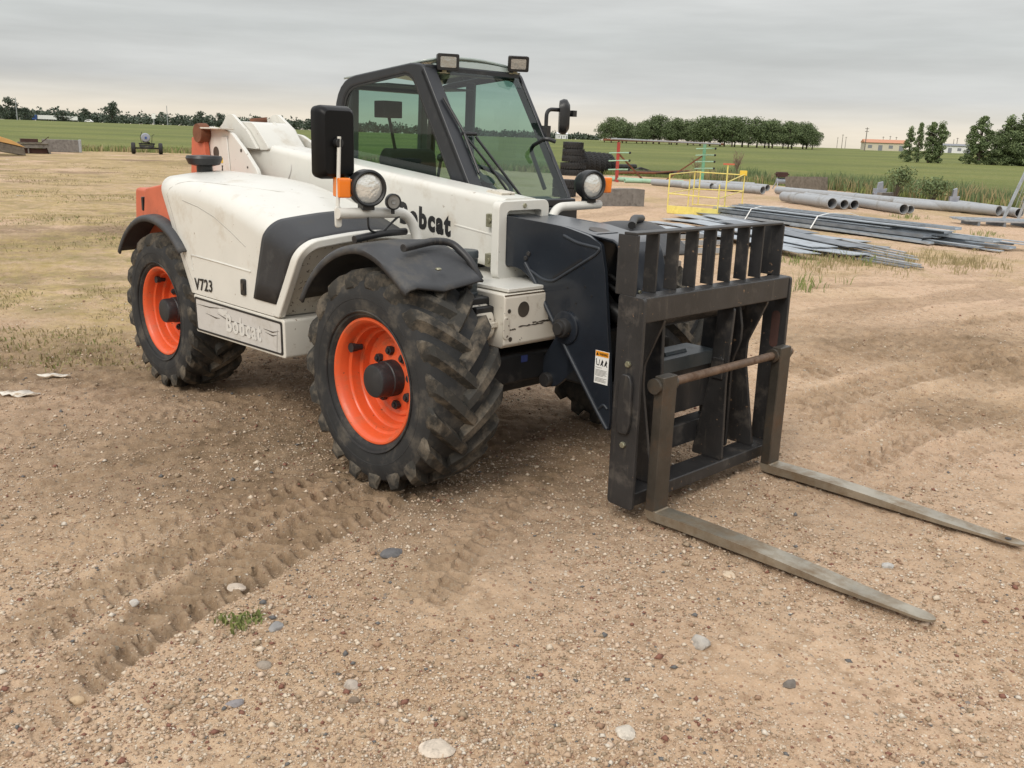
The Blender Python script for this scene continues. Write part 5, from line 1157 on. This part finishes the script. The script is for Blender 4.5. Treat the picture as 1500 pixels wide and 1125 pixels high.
# ---- inner boom and head
IZ = lambda x: 1.322 - .075 * x
b = MB(); b.loft(sheared(-.172, -.262, .032, 0, .03, (-.3, .2, .62), IZ)); IB = b.build('inner_boom', 'blue_black', TH, ang=40)
HP_ = [(.03, 1.318), (.30, 1.307), (.46, 1.298, .05), (.62, 1.268), (.70, 1.235), (.735, 1.10), (.79, .70), (.818, .40), (.812, .325), (.72, .415), (.52, .66), (.349, .878), (.27, .99, .12), (.17, 1.058, .06), (.03, 1.060)]
hp = rpoly(HP_, .015)
b = MB(); b.prism(hp, 'xz', -.212, -.190); BH = b.build('boom_head', 'blue_black', TH, bevel=.004)
b = MB(); b.prism(hp, 'xz', .10, .122); b.build('side_plate', 'blue_black', BH, bevel=.004)
b = MB(); b.prism([(.10, 1.316), (.46, 1.297), (.62, 1.272), (.75, 1.262), (.785, 1.245), (.81, 1.20), (.885, .965), (.87, .96), (.794, 1.20), (.772, 1.232), (.745, 1.247), (.62, 1.257), (.46, 1.28), (.10, 1.30)], 'xz', -.188, .135); hc = b.build('head_cover', 'blue_black', BH, bevel=.010, seg=3)
b = MB(); b.prism([(.46, 1.3), (.62, 1.2715), (.62, 1.2695), (.46, 1.298)], 'xz', -.12, -.04)
b = MB(); b.add([(.56 + .055 * math.cos(t), -.06 + .055 * math.sin(t), 1.2815 - .19 * (.055 * math.cos(t)) + .002) for t in np.linspace(0, 2 * math.pi, 25)[:-1]], [tuple(range(24))]); b.build('access_hole', 'grease', hc)
b = MB(); b.box((.776, -.165, 1.02), (.7765, -.155, 1.17))
b = MB(); b.bar((.822, -.15, 1.17), (.862, -.15, 1.04), .012, .008, up=(1, 0, .2)); b.build('slot', 'grease', hc)
for y, z, x in ((.02, 1.19, .812), (-.11, 1.02, .868), (.10, 1.03, .866)): disc('bolt', 'zinc', hc, (x, y, z), 'x', .010, .008, n=8)
b = MB(); b.box((.30, -.185, .80), (.50, .095, 1.22)); b.box((.45, -.15, .50), (.66, .08, .80)); b.build('link', 'black_plastic', BH, bevel=.02)  # black boxes standing in for the dark inside of the head
b = MB(); b.tube([(.42, -.03, 1.1), (.62, -.03, .9), (.86, .02, .78)], .045, 12); b.build('tilt_cylinder', 'black_paint', BH)
for y, dz in ((-.10, 0), (-.06, .03)):
    b = MB(); b.tube(fillet([(.60, y, 1.05 + dz), (.80, y, .98 + dz), (.93, y + .06, .80 + dz), (.90, y + .10, .66)], .08), .013, 8); b.build('hose', 'black_plastic', BH, ang=60)
# stiffening ribs, slot, boss and pin
def rib(P, r=.009): b = MB(); b.tube(fillet([(x, -.213, z) for x, z in P], .03), r, 8); b.build('weld_rib', 'blue_rough', BH, ang=60)
_R0 = 0
rib([(.20, 1.09), (.27, 1.01), (.36, .885), (.53, .668), (.73, .423), (.805, .34)], .011)
rib([(.24, 1.055), (.33, 1.02), (.40, 1.018), (.675, 1.185), (.70, 1.215), (.55, 1.228), (.46, 1.255)], .008)
rib([(.745, .43), (.775, .46), (.80, .44)], .007)
b = MB(); b.bar((.40, -.2125, 1.035), (.585, -.2125, 1.15), .002, .013, up=(-.5, 0, .8)); b.build('slot', 'letter_black', BH)
b = MB(); b.lathe([(.0, 0), (.084, 0), (.084, -.012), (.074, -.016), (.0, -.016)], (.505, -.212, .80), 'y', 36); b.build('boss', 'blue_black', BH, ang=30)
b = MB(); b.lathe([(.0, -.055), (.030, -.055), (.034, -.045), (.034, -.04), (.044, -.038), (.048, -.03), (.048, 0), (0, 0)], (.505, -.228, .80), 'y', 32); b.build('pin', 'black_worn', BH, ang=30)
for x, z in ((.205, 1.115), (.225, 1.14)): disc('bolt', 'black_worn', BH, (x, -.212, z), 'y', .012, .01, n=10)
for x, z in ((.50, 1.00), (.615, 1.02), (.45, 1.045), (.60, 1.11), (.56, .93), (.66, .98)): disc('bolt_hole', 'letter_black', BH, (x, -.212, z), 'y', .006, .002, n=10)
b = MB(); b.prism(rpoly([(.27, .56), (.30, .47), (.345, .445), (.40, .46), (.58, .62), (.50, .76), (.40, .76)], .04), 'xz', -.15, -.12); LK = b.build('lower_link', 'blue_black', BH, bevel=.006)
b = MB(); b.lathe([(.0, -.03), (.035, -.03), (.04, -.02), (.04, 0)], (.335, -.15, .485), 'y', 24); b.build('pin', 'black_worn', LK)
# warning label
lx0, lx1, lz0, lz1 = .706, .792, .558, .722
b = MB(); b.box((lx0, -.2138, lz0), (lx1, -.211, lz1)); WL = b.build('warning_label', 'label_white', BH)
b = MB(); b.box((lx0 + .002, -.2146, lz1 - .028), (lx1 - .002, -.2135, lz1 - .002)); b.build('header', 'label_orange', WL)
b = MB(); b.prism([(lx0 + .006, lz1 - .023), (lx0 + .022, lz1 - .023), (lx0 + .014, lz1 - .007)], 'xz', -.2152, -.2145); b.build('triangle', 'letter_black', WL)
text('WARNING', 'warning_word', 'letter_black', WL, (lx0 + .026, -.2146, lz1 - .022), .052, .013, off=.0003, depth=.0004)
b = MB(); q = lz1 - .075
b.bar((lx0 + .008, -.2142, q + .035), (lx0 + .012, -.2142, q + .005), .001, .004, up=(1, 0, 0)); b.bar((lx0 + .012, -.2142, q + .005), (lx0 + .026, -.2142, q + .003), .001, .004); b.bar((lx0 + .026, -.2142, q + .003), (lx0 + .029, -.2142, q + .032), .001, .003, up=(1, 0, 0))
for x in (.040, .064):
    b.prism([(lx0 + x, q + .018), (lx0 + x + .006, q + .034), (lx0 + x + .014, q + .022), (lx0 + x + .009, q + .012), (lx0 + x + .015, q), (lx0 + x + .011, q), (lx0 + x + .005, q + .008), (lx0 + x - .002, q + .001), (lx0 + x - .005, q + .003)], 'xz', -.2147, -.2137)
b.build('pictogram', 'letter_black', WL)
b = MB()
for k, wd in enumerate((.040, .0, .074, .070, .076, .066, .072, .05, .0, .074, .06, .072, .068)):
    if wd: z = lz1 - .085 - k * .0058; b.box((lx0 + .005, -.2144, z), (lx0 + .005 + wd, -.2137, z + .0018))
b.build('small_print', 'grease', WL)

# ---- quick attach and fork carriage
QC = .235                                     # carriage centre line
b = MB()
for y in (QC - .30, QC + .28): b.prism(rpoly([(.86, .20), (.97, .20), (1.0, .60), (.985, .92), (.90, .97), (.83, .90), (.82, .60)], .04), 'xz', y, y + .025)
b.box((.80, QC - .28, .36), (.90, QC + .28, .60)); b.box((.86, QC - .28, .20), (.95, QC + .28, .32)); b.box((.76, -.18, .42), (.86, .10, .56)); QA = b.build('quick_attach', 'black_paint', TH, bevel=.008)
b = MB(); b.tube([(.92, QC - .42, .905), (.92, QC + .52, .905)], .055, 20); b.build('cross_tube', 'black_worn', QA, ang=50)
b = MB(); b.box((.74, QC - .24, .655), (.93, QC + .27, .672)); b.box((.915, QC - .24, .60), (.93, QC + .27, .66)); b.prism(rpoly([(.78, .672), (.88, .672), (.87, .69), (.79, .69)], .006), 'xz', QC - .1, QC + .08); b.build('bracket', 'filter_grey', QA, bevel=.004)
b = MB(); b.box((.72, QC - .22, .38), (.80, QC + .25, .58)); b.build('lock_box', 'black_worn', QA, bevel=.015)
YL, YR_ = QC + .645, QC - .635
CARR = empty('fork_carriage', parent=TH)
for y in (YR_, YL - .02):
    b = MB(); b.prism(rpoly([(.982, .062), (1.13, .055), (1.122, 1.05), (.975, 1.055)], .02), 'xz', y, y + .02); po = b.build('side_post', 'black_worn', CARR, bevel=.004)
    if y < 0:
        b = MB(); b.prism(rpoly([(1.03, .42), (1.085, .42), (1.098, .47), (1.095, .66), (1.08, .70), (1.035, .70), (1.022, .66), (1.02, .46)], .015), 'xz', y - .022, y - .001); b.build('pad', 'black_worn', po, bevel=.006)
        for z in (.745, .365): disc('bolt', 'zinc', po, (1.058, y, z), 'y', .016, .014, n=6)
    else:
        b = MB(); b.prism(rrect(1.035, .66, 1.085, .86, .024), 'xz', y - .002, y - .0005); b.build('slot', 'rust_dark', po)
b = MB(); b.box((1.02, YR_ + .02, .935), (1.116, YL - .02, 1.052)); b.build('top_bar', 'black_worn', CARR, bevel=.008)
b = MB(); b.box((.985, YR_ + .02, .066), (1.116, YL - .02, .132)); b.build('bottom_bar', 'black_worn', CARR, bevel=.008)
def cplate(y, poly, th=.018): b = MB(); b.prism(rpoly(poly, .02), 'xz', y - th / 2, y + th / 2); b.build('upright', 'black_worn', CARR, bevel=.004)
cplate(.36, [(.93, .133), (1.118, .133), (1.10, .55), (1.112, .934), (1.015, .934), (1.0, .55)])
for y in (-.20, .70): cplate(y, [(.90, .133), (1.09, .133), (1.0, .60), (1.0, .70), (1.10, .934), (.88, .934), (.88, .6)], .02)
cplate(.58, [(.93, .133), (1.0, .133), (.99, .60), (1.03, .72), (1.03, .80), (1.0, .934), (.93, .934)], .02)
disc('bolt', 'black_worn', CARR, (1.06, .351, .66), 'y', .02, .012, n=6)
b = MB(); b.box((1.02, .336, .56), (1.085, .349, .67)); b.build('shaft_plate', 'black_worn', CARR, bevel=.006)
# load backrest
b = MB(); b.box((.985, YR_ + .0, 1.318), (1.055, YL - .035, 1.330)); BK = b.build('backrest', 'black_worn', CARR, bevel=.003)
ys = [YR_ + .006] + [-.235, -.078, .072, .222, .372, .52, .66] + [YL - .042]
for i, y in enumerate(ys):
    w2 = .066 if i in (0, 8) else .036
    b = MB(); b.box((1.02 - w2, y - .006, 1.052), (1.02 + (.045 if i in (0, 8) else .034), y + .006, 1.318)); b.build('bar', 'black_worn', BK, bevel=.002)
b = MB(); b.tube([(1.165, YR_ + .055, .655), (1.165, YL - .02, .655)], .0205, 18); b.build('fork_shaft', 'rust_rod', CARR, ang=50)
# forks
def fork(yc, hole):
    f = empty('fork', parent=CARR); wd = .105
    b = MB(); b.box((1.152, yc - wd / 2, .05), (1.206, yc + wd / 2, .70)); b.build('shank', 'fork_shank', f, bevel=.006)
    b = MB(); b.tube([(1.165, yc - wd / 2 - .02, .655), (1.165, yc + wd / 2 + .02, .655)], .036, 18); b.build('eye', 'fork_shank', f, ang=50)
    # heel and blade as one swept slab
    b = MB(); S = []
    for i in range(7):
        a = R(180 + 90 * i / 6); S.append((1.196 + .046 * math.cos(a), .058 + .046 * math.sin(a), 1.215 + .006 * math.cos(a), .062 + .006 * math.sin(a), wd / 2))
    tip = 2.475
    for x in [1.23 + .1 * i for i in range(1, 11)] + [2.32, 2.38] + [tip - .05 + .05 * math.sin(R(q)) for q in (0, 20, 38, 53, 65, 75, 83, 88, 90)]:
        th = .046 - .034 * smooth(1.5, tip, x) ; zb = .012
        hw = wd / 2 * (1 - .30 * smooth(2.05, 2.43, x)); k = (x - (tip - .05)) / .05
        if k > 0: hw *= .25 * (1 - k) + .75 * math.sqrt(max(.02, 1 - min(k, 1) ** 2))
        S.append((x, zb + .003, x, zb + th, hw))
    L = []
    for x0, z0, x1, z1, hw in S: L.append([(x0, yc - hw, z0), (x0, yc + hw, z0), (x1, yc + hw, z1), (x1, yc - hw, z1)])
    # finer rounded tip
    b.loft(L); bl = b.build('blade', 'fork_steel', f, bevel=.004)
    if hole:
        b = MB(); b.lathe([(0, 0), (.014, 0)], (2.40, yc, .0275), 'z', 20); b.add([(2.40 + .014 * math.cos(t), yc + .014 * math.sin(t), .0278) for t in np.linspace(0, 2 * math.pi, 21)[:-1]], [tuple(range(20))]); b.build('tip_hole', 'letter_black', bl)
fork(-.275, False); fork(.742, True)

# ---- cab
CAB = empty('cab', parent=TH)
YC0, YC1 = .10, .95
side_o = [(-2.00, .95, .02), (-2.02, 1.45, .02), (-1.955, 2.06, .22), (-1.14, 2.142, .07), (-1.04, 2.128, .03), (-.545, 1.36, .03), (-.46, 1.10, .05), (-.46, .95, .02)]
side_i = [(-1.90, 1.38, .04), (-1.925, 1.47, .03), (-1.875, 2.0, .15), (-1.20, 2.082, .06), (-1.135, 2.055, .04), (-.745, 1.44, .06), (-.76, 1.385, .03), (-.9, 1.38, .02)]
so, si = rpoly(side_o, .03, 6), rpoly(side_i, .03, 6)
si_door = rpoly([(-1.90, 1.05, .04), (-1.95, 1.47, .03), (-1.91, 2.04, .12), (-1.16, 2.105, .05), (-1.085, 2.085, .03), (-.60, 1.34, .04), (-.55, 1.12, .03), (-.62, 1.05, .02)], .03, 6)
for y0, y1, ou in ((YC0, YC0 + .055, 1), (YC1 - .03, YC1, 0)):
    si = rpoly(side_i, .03, 6) if ou else si_door
    b = MB(); b.ring(so, si, 'xz', y0, y1); b.build('side_frame', 'cab_black', CAB, bevel=.014, seg=3, ang=30)
    b = MB(); yg = y0 + .012 if ou else y1 - .012
    b.add([(x, yg, z) for x, z in si], [tuple(range(len(si)))]); b.build('side_window', 'glass_green', CAB)
    b = MB(); si2 = [(-1.31 + (x + 1.31) * .965, 1.74 + (z - 1.74) * .96) for x, z in si]; b.ring(si, si2, 'xz', yg - .004, yg + .004); b.build('window_seal', 'black_plastic', CAB)
# front pillars and headers
def beam(name, p0, p1, w_, h_, m='cab_black', par=None, up=(0, 0, 1), bev=.01): b = MB(); b.bar(p0, p1, w_, h_, up); return b.build(name, m, par or CAB, bevel=bev)
beam('front_pillar', (-1.045, YC0 + .05, 2.10), (-.545, YC0 + .05, 1.33), .10, .045, up=(1, 0, .6))
beam('front_pillar', (-1.045, YC1 - .012, 2.10), (-.545, YC1 - .012, 1.33), .025, .03, up=(1, 0, .6))
beam('front_header', (-1.055, YC0 + .02, 2.105), (-1.055, YC1 - .02, 2.105), .05, .05)
beam('front_sill', (-.53, YC0, 1.325), (-.53, YC1, 1.325), .06, .05)
beam('rear_header', (-1.85, YC0 + .05, 2.02), (-1.85, YC1 - .05, 2.02), .08, .05)
beam('rear_pillar', (-1.95, YC0 + .12, 1.05), (-1.92, YC0 + .12, 2.02), .06, .05, 'grey_lining'); beam('rear_pillar', (-1.95, YC1 - .12, 1.05), (-1.92, YC1 - .12, 2.02), .06, .05, 'grey_lining')
beam('door_pillar', (-1.52, YC1 - .035, 1.0), (-1.50, YC1 - .035, 2.08), .03, .085, 'grey_lining', up=(0, 0, 1))
beam('rear_sill', (-1.95, YC0, 1.40), (-1.95, YC1, 1.40), .06, .06, 'grey_lining')
b = MB(); b.box((-1.99, YC0 + .02, .80), (-.47, YC1 - .02, .98)); b.box((-2.0, YC0 + .02, .95), (-1.95, YC1 - .02, 1.38)); b.box((-.52, YC0 + .02, .95), (-.465, YC1 - .02, 1.30)); b.build('tub', 'black_plastic', CAB, bevel=.01)
# windscreen, rear glass, roof
n_ = Vector((.77, 0, .49)).normalized() * .002
def pane(name, P, m='glass_green'): b = MB(); b.add(P, [tuple(range(len(P)))]); return b.build(name, m, CAB)
pane('windscreen', [(-1.035, YC0 + .09, 2.105), (-1.035, YC1 - .03, 2.105), (-.535, YC1 - .03, 1.335), (-.535, YC0 + .09, 1.335)])
b = MB(); b.add([(-1.022, YC1 - .20, 2.093), (-1.022, YC1 - .05, 2.093), (-.985, YC1 - .05, 2.036), (-.985, YC1 - .19, 2.036)], [(0, 1, 2, 3)]); o = b.build('sticker', 'glass_roof', CAB); 
pane('rear_window', [(-1.95, YC0 + .12, 1.42), (-1.95, YC1 - .12, 1.42), (-1.925, YC1 - .12, 2.0), (-1.925, YC0 + .12, 2.0)])
b = MB(); b.loft([[(x, y, 2.045 + .088 * (x + 1.94) / .86 + .055 * math.sin(math.pi * (y - YC0) / (YC1 - YC0)) ** .6) for y in np.linspace(YC0 + .04, YC1 - .04, 9)] for x in np.linspace(-1.92, -1.06, 7)], closed=False, cap=False); mat('roof_pale', (.36, .42, .40), .2, var=.05, coat=.5); b.build('roof_panel', 'roof_pale', CAB, thick=.012)
b = MB(); b.box((-1.90, YC0 + .05, 2.02), (-1.45, YC1 - .05, 2.03)); o = b.build('headlining', 'grey_lining', CAB); 
b = MB(); b.loft([[(-1.05, y, 2.128), (-1.035, y, 2.13), (-1.04, y, 2.132 + .034 * math.sin(math.pi * (y - .2) / .72) ** .5), (-1.09, y, 2.135 + .042 * math.sin(math.pi * (y - .2) / .72) ** .5)] for y in np.linspace(.205, .915, 15)]); b.build('roof_lip', 'roof_pale', CAB, ang=50)
# interior
ST = empty('seat', parent=CAB)
b = MB(); b.prism(rpoly([(-1.70, 1.12), (-1.62, 1.10), (-1.66, 1.60), (-1.74, 1.63), (-1.80, 1.56)], .05), 'xz', .33, .74); b.build('backrest', 'seat_fabric', ST, bevel=.05, seg=4)
b = MB(); b.prism(rpoly([(-1.70, 1.0), (-1.18, 1.0), (-1.15, 1.10), (-1.22, 1.14), (-1.70, 1.12)], .04), 'xz', .30, .77); b.build('cushion', 'seat_fabric', ST, bevel=.05, seg=4)
b = MB(); b.box((-1.78, YC0 + .06, .98), (-.95, .29, 1.36)); b.prism(rpoly([(-1.0, .98), (-.60, .98), (-.60, 1.32), (-.78, 1.40), (-1.0, 1.36)], .04), 'xz', YC0 + .06, .30); b.build('console', 'dash_grey', CAB, bevel=.03, seg=3)
b = MB(); b.prism(rpoly([(-.74, .98), (-.56, .98), (-.56, 1.30), (-.66, 1.36), (-.76, 1.33)], .03), 'xz', .30, YC1 - .07); b.build('dashboard', 'dash_grey', CAB, bevel=.02)
SW = empty('steering_wheel', (-.90, .53, 1.44), parent=CAB); SW.rotation_euler = (0, R(32), 0)
b = MB(); b.lathe([(.17 + .014 * math.cos(t), .014 * math.sin(t)) for t in np.linspace(0, 2 * math.pi, 11)[:-1]], (0, 0, 0), 'z', 36, closed=True); b.build('rim', 'black_plastic', SW)
b = MB(); b.bar((-.16, 0, 0), (.16, 0, 0), .03, .012); b.bar((0, -.16, 0), (0, 0, 0), .03, .012); b.lathe([(.0, .02), (.05, .015), (.05, -.03), (.03, -.06), (.03, -.32)], (0, 0, 0), 'z', 18); b.build('column', 'dash_grey', SW)
b = MB(); b.tube(fillet([(-.62, YC1 - .09, 1.70), (-.66, YC1 - .14, 1.72), (-.80, YC1 - .14, 1.66), (-.66, YC1 - .13, 1.40)], .05), .013, 8); b.build('grab_bar', 'black_plastic', CAB)
b = MB(); b.tube([(-1.05, .22, 1.36), (-1.02, .24, 1.56)], .010, 8); b.ball((-1.02, .24, 1.58), .026, nu=12, nv=8); b.build('joystick', 'black_plastic', CAB)
b = MB(); b.box((-1.80, .30, 1.82), (-1.68, .45, 1.93)); b.tube([(-1.74, .38, 1.83), (-1.70, .42, 1.55)], .012, 8); b.build('fan', 'black_plastic', CAB, bevel=.015)
b = MB(); b.add([(-1.30, YC0 + .0105, 1.405), (-1.18, YC0 + .0105, 1.405), (-1.18, YC0 + .0105, 1.46), (-1.30, YC0 + .0105, 1.46)], [(0, 1, 2, 3)]); b.add([(-1.18, YC0 + .0105, 1.39), (-.95, YC0 + .0105, 1.39), (-.95, YC0 + .0105, 1.435), (-1.18, YC0 + .0105, 1.435)], [(0, 1, 2, 3)])
mat('pale_teal', (.30, .55, .50), .5, var=.04); b.build('sticker', 'pale_teal', CAB)
# wipers
on = lambda x, y, z: (x + .022, y, z + .014)
WP = empty('wiper', parent=CAB)
b = MB(); b.tube([on(-.535, .47, 1.345), on(-.66, .37, 1.535), on(-.77, .285, 1.70)], .0085, 8); b.tube([on(-.55, .40, 1.345), on(-.66, .30, 1.535), on(-.776, .20, 1.705)], .0075, 8); b.tube([on(-.785, .19, 1.715), on(-.782, .30, 1.715)], .012, 8); b.build('arm', 'black_plastic', WP)
b = MB(); b.tube([on(-.915, .15, 1.92), on(-.79, .20, 1.73), on(-.64, .20, 1.49)], .009, 8); b.build('blade', 'black_plastic', WP)
# roof work lights
def work_light(x, y, z, yaw, pitch, lensm):
    e = empty('work_light', (x, y, z), parent=CAB); e.rotation_euler = (0, pitch, yaw); e.scale = (.88, .88, .92)
    b = MB(); b.loft([[(-.075, a * .8, c * .8) for a, c in rrect(-.075, -.05, .075, .05, .012)], [(-.02, a, c) for a, c in rrect(-.075, -.05, .075, .05, .012)], [(.035, a, c) for a, c in rrect(-.078, -.053, .078, .053, .012)]]); b.build('housing', 'black_plastic', e, bevel=.003)
    b = MB(); b.prism(rrect(-.056, -.034, .056, .034, .008), 'yz', .033, .038); b.build('lens', lensm, e)
    b = MB(); b.bar((0, -.02, -.05), (0, -.02, -.07), .03, .012); b.bar((-.01, -.12, -.07), (-.01, .02, -.07), .03, .006); b.tube([(-.06, 0, 0), (-.12, -.03, -.04), (-.10, -.10, -.085), (-.05, -.16, -.09)], .006, 6); b.build('bracket', 'zinc', e)
work_light(-1.0, .265, 2.150, R(-28), R(4), 'lens_work'); work_light(-.99, .865, 2.187, R(-38), R(12), 'lens_work')
# mirrors
MR = empty('mirror', parent=TH)
b = MB(); b.loft([[(-.375, y, z) for y, z in rrect(-1.115, 1.495, -.915, 1.828, .03)], [(-.335, y, z) for y, z in rrect(-1.118, 1.49, -.912, 1.832, .032)], [(-.30, -1.015 + (y + 1.015) * .93, 1.66 + (z - 1.66) * .955) for y, z in rrect(-1.115, 1.495, -.915, 1.828, .03)], [(-.285, -1.015 + (y + 1.015) * .80, 1.66 + (z - 1.66) * .88) for y, z in rrect(-1.115, 1.495, -.915, 1.828, .03)]]); b.build('housing', 'mirror_black', MR, ang=40)
b = MB(); b.tube([(-.265, -1.03, 1.69), (-.265, -1.045, 1.34), (-.255, -1.045, 1.30)], .0095, 10); b.build('stalk', 'white_paint', MR)
b = MB(); b.cyl((-.30, -1.032, 1.66), (-.256, -1.032, 1.66), .022, 12); b.build('clamp', 'black_plastic', MR, bevel=.003)
b = MB(); b.prism(rpoly([(-1.064, 1.262), (-1.026, 1.262), (-1.024, 1.365), (-1.066, 1.365)], .019), 'yz', -.268, -.255); b.build('foot', 'white_paint', MR, bevel=.006)
b = MB(); b.prism(rrect(-1.10, 1.51, -.93, 1.815, .025), 'yz', -.379, -.3745); b.build('glass', 'chrome', MR)
ML = empty('mirror', parent=TH)
b = MB(); b.loft([[(-.78 + dx * .68 - y * s_ * .73, 1.115 + dx * .73 + y * s_ * .68, 1.862 + z * s_) for y, z in rrect(-.065, -.115, .065, .115, .06, 7)] for dx, s_ in ((-.04, .9), (-.015, 1.0), (.008, .97), (.028, .7))]); o = b.build('housing', 'black_plastic', ML, ang=40)
b = MB(); b.tube(fillet([(-.80, .955, 1.77), (-.80, .955, 1.905), (-.79, 1.10, 1.905), (-.75, 1.16, 1.885)], .05), .013, 10); b.box((-.83, .94, 1.70), (-.775, .975, 1.80)); b.box((-.77, 1.14, 1.865), (-.73, 1.175, 1.905)); b.build('arm', 'black_plastic', ML)
# headlamp bars and lamps
def lamp_bar(sg, x, yi, yo):
    b = MB(); b.tube(fillet([(x + .05, yi, 1.05), (x + .01, yi - .012 * sg, 1.20), (x, yi + sg * .05, 1.325), (x, yo, 1.332)], .10, 8), .0265, 14); return b.build('lamp_bar', 'white_paint', TH, ang=60)
lamp_bar(-1, -.245, -.585, -1.06)
lamp_bar(1, -.235, .42, .87)
def headlamp(x, y, sg, yaw):
    e = empty('headlamp', (x, y, 1.452), parent=TH); e.rotation_euler = (0, R(2), yaw)
    b = MB(); b.lathe([(.0, -.10), (.045, -.10), (.074, -.08), (.087, -.04), (.090, .015), (.088, .03), (.080, .034), (.072, .028), (.070, .010)], (0, 0, 0), 'x', 40, cap=False); b.box((-.05, -.03, -.105), (.02, .03, -.075)); b.build('housing', 'black_plastic', e, ang=40)
    b = MB(); b.lathe([(.0, .030), (.035, .0275), (.060, .022), (.0705, .016)], (0, 0, 0), 'x', 40, cap=False); b.build('lens', 'lens_clear', e)
    b = MB(); b.prism(rrect(-.075, -.047, .012, .047, .008), 'xz', min(sg * .088, sg * .150), max(sg * .088, sg * .150)); b.prism(rrect(-.06, -.04, .002, .04, .006), 'xz', min(sg * .06, sg * .09), max(sg * .06, sg * .09)); b.build('indicator', 'lens_amber', e, bevel=.006)
headlamp(-.215, -.905, -1, R(-14)); headlamp(-.22, .765, 1, R(-14))
e = empty('round_lamp', (-.195, -.765, 1.385), parent=TH); e.rotation_euler = (0, 0, R(-14))
b = MB(); b.lathe([(.0, -.035), (.03, -.03), (.040, -.01), (.040, .012), (.034, .016), (.032, .006)], (0, 0, 0), 'x', 28, cap=False); b.box((-.012, -.006, -.06), (.008, .006, -.035)); b.build('housing', 'black_plastic', e, ang=40)
b = MB(); b.lathe([(.0, .008), (.012, .012), (.014, .009), (.033, .009)], (0, 0, 0), 'x', 24, cap=False); b.build('lens', 'lens_grey', e)
b = MB(); b.tube(fillet([(-.22, -.90, 1.31), (-.215, -.90, 1.25), (-.25, -.80, 1.22), (-.24, -.75, 1.27), (-.23, -.70, 1.31)], .04), .006, 6); b.build('cable', 'black_plastic', TH)
b = MB(); b.box((-.62, -.31, 1.10), (-.585, -.275, 1.20)); b.build('hood_stop', 'black_plastic', TH, bevel=.006)
bpy.context.view_layer.update()
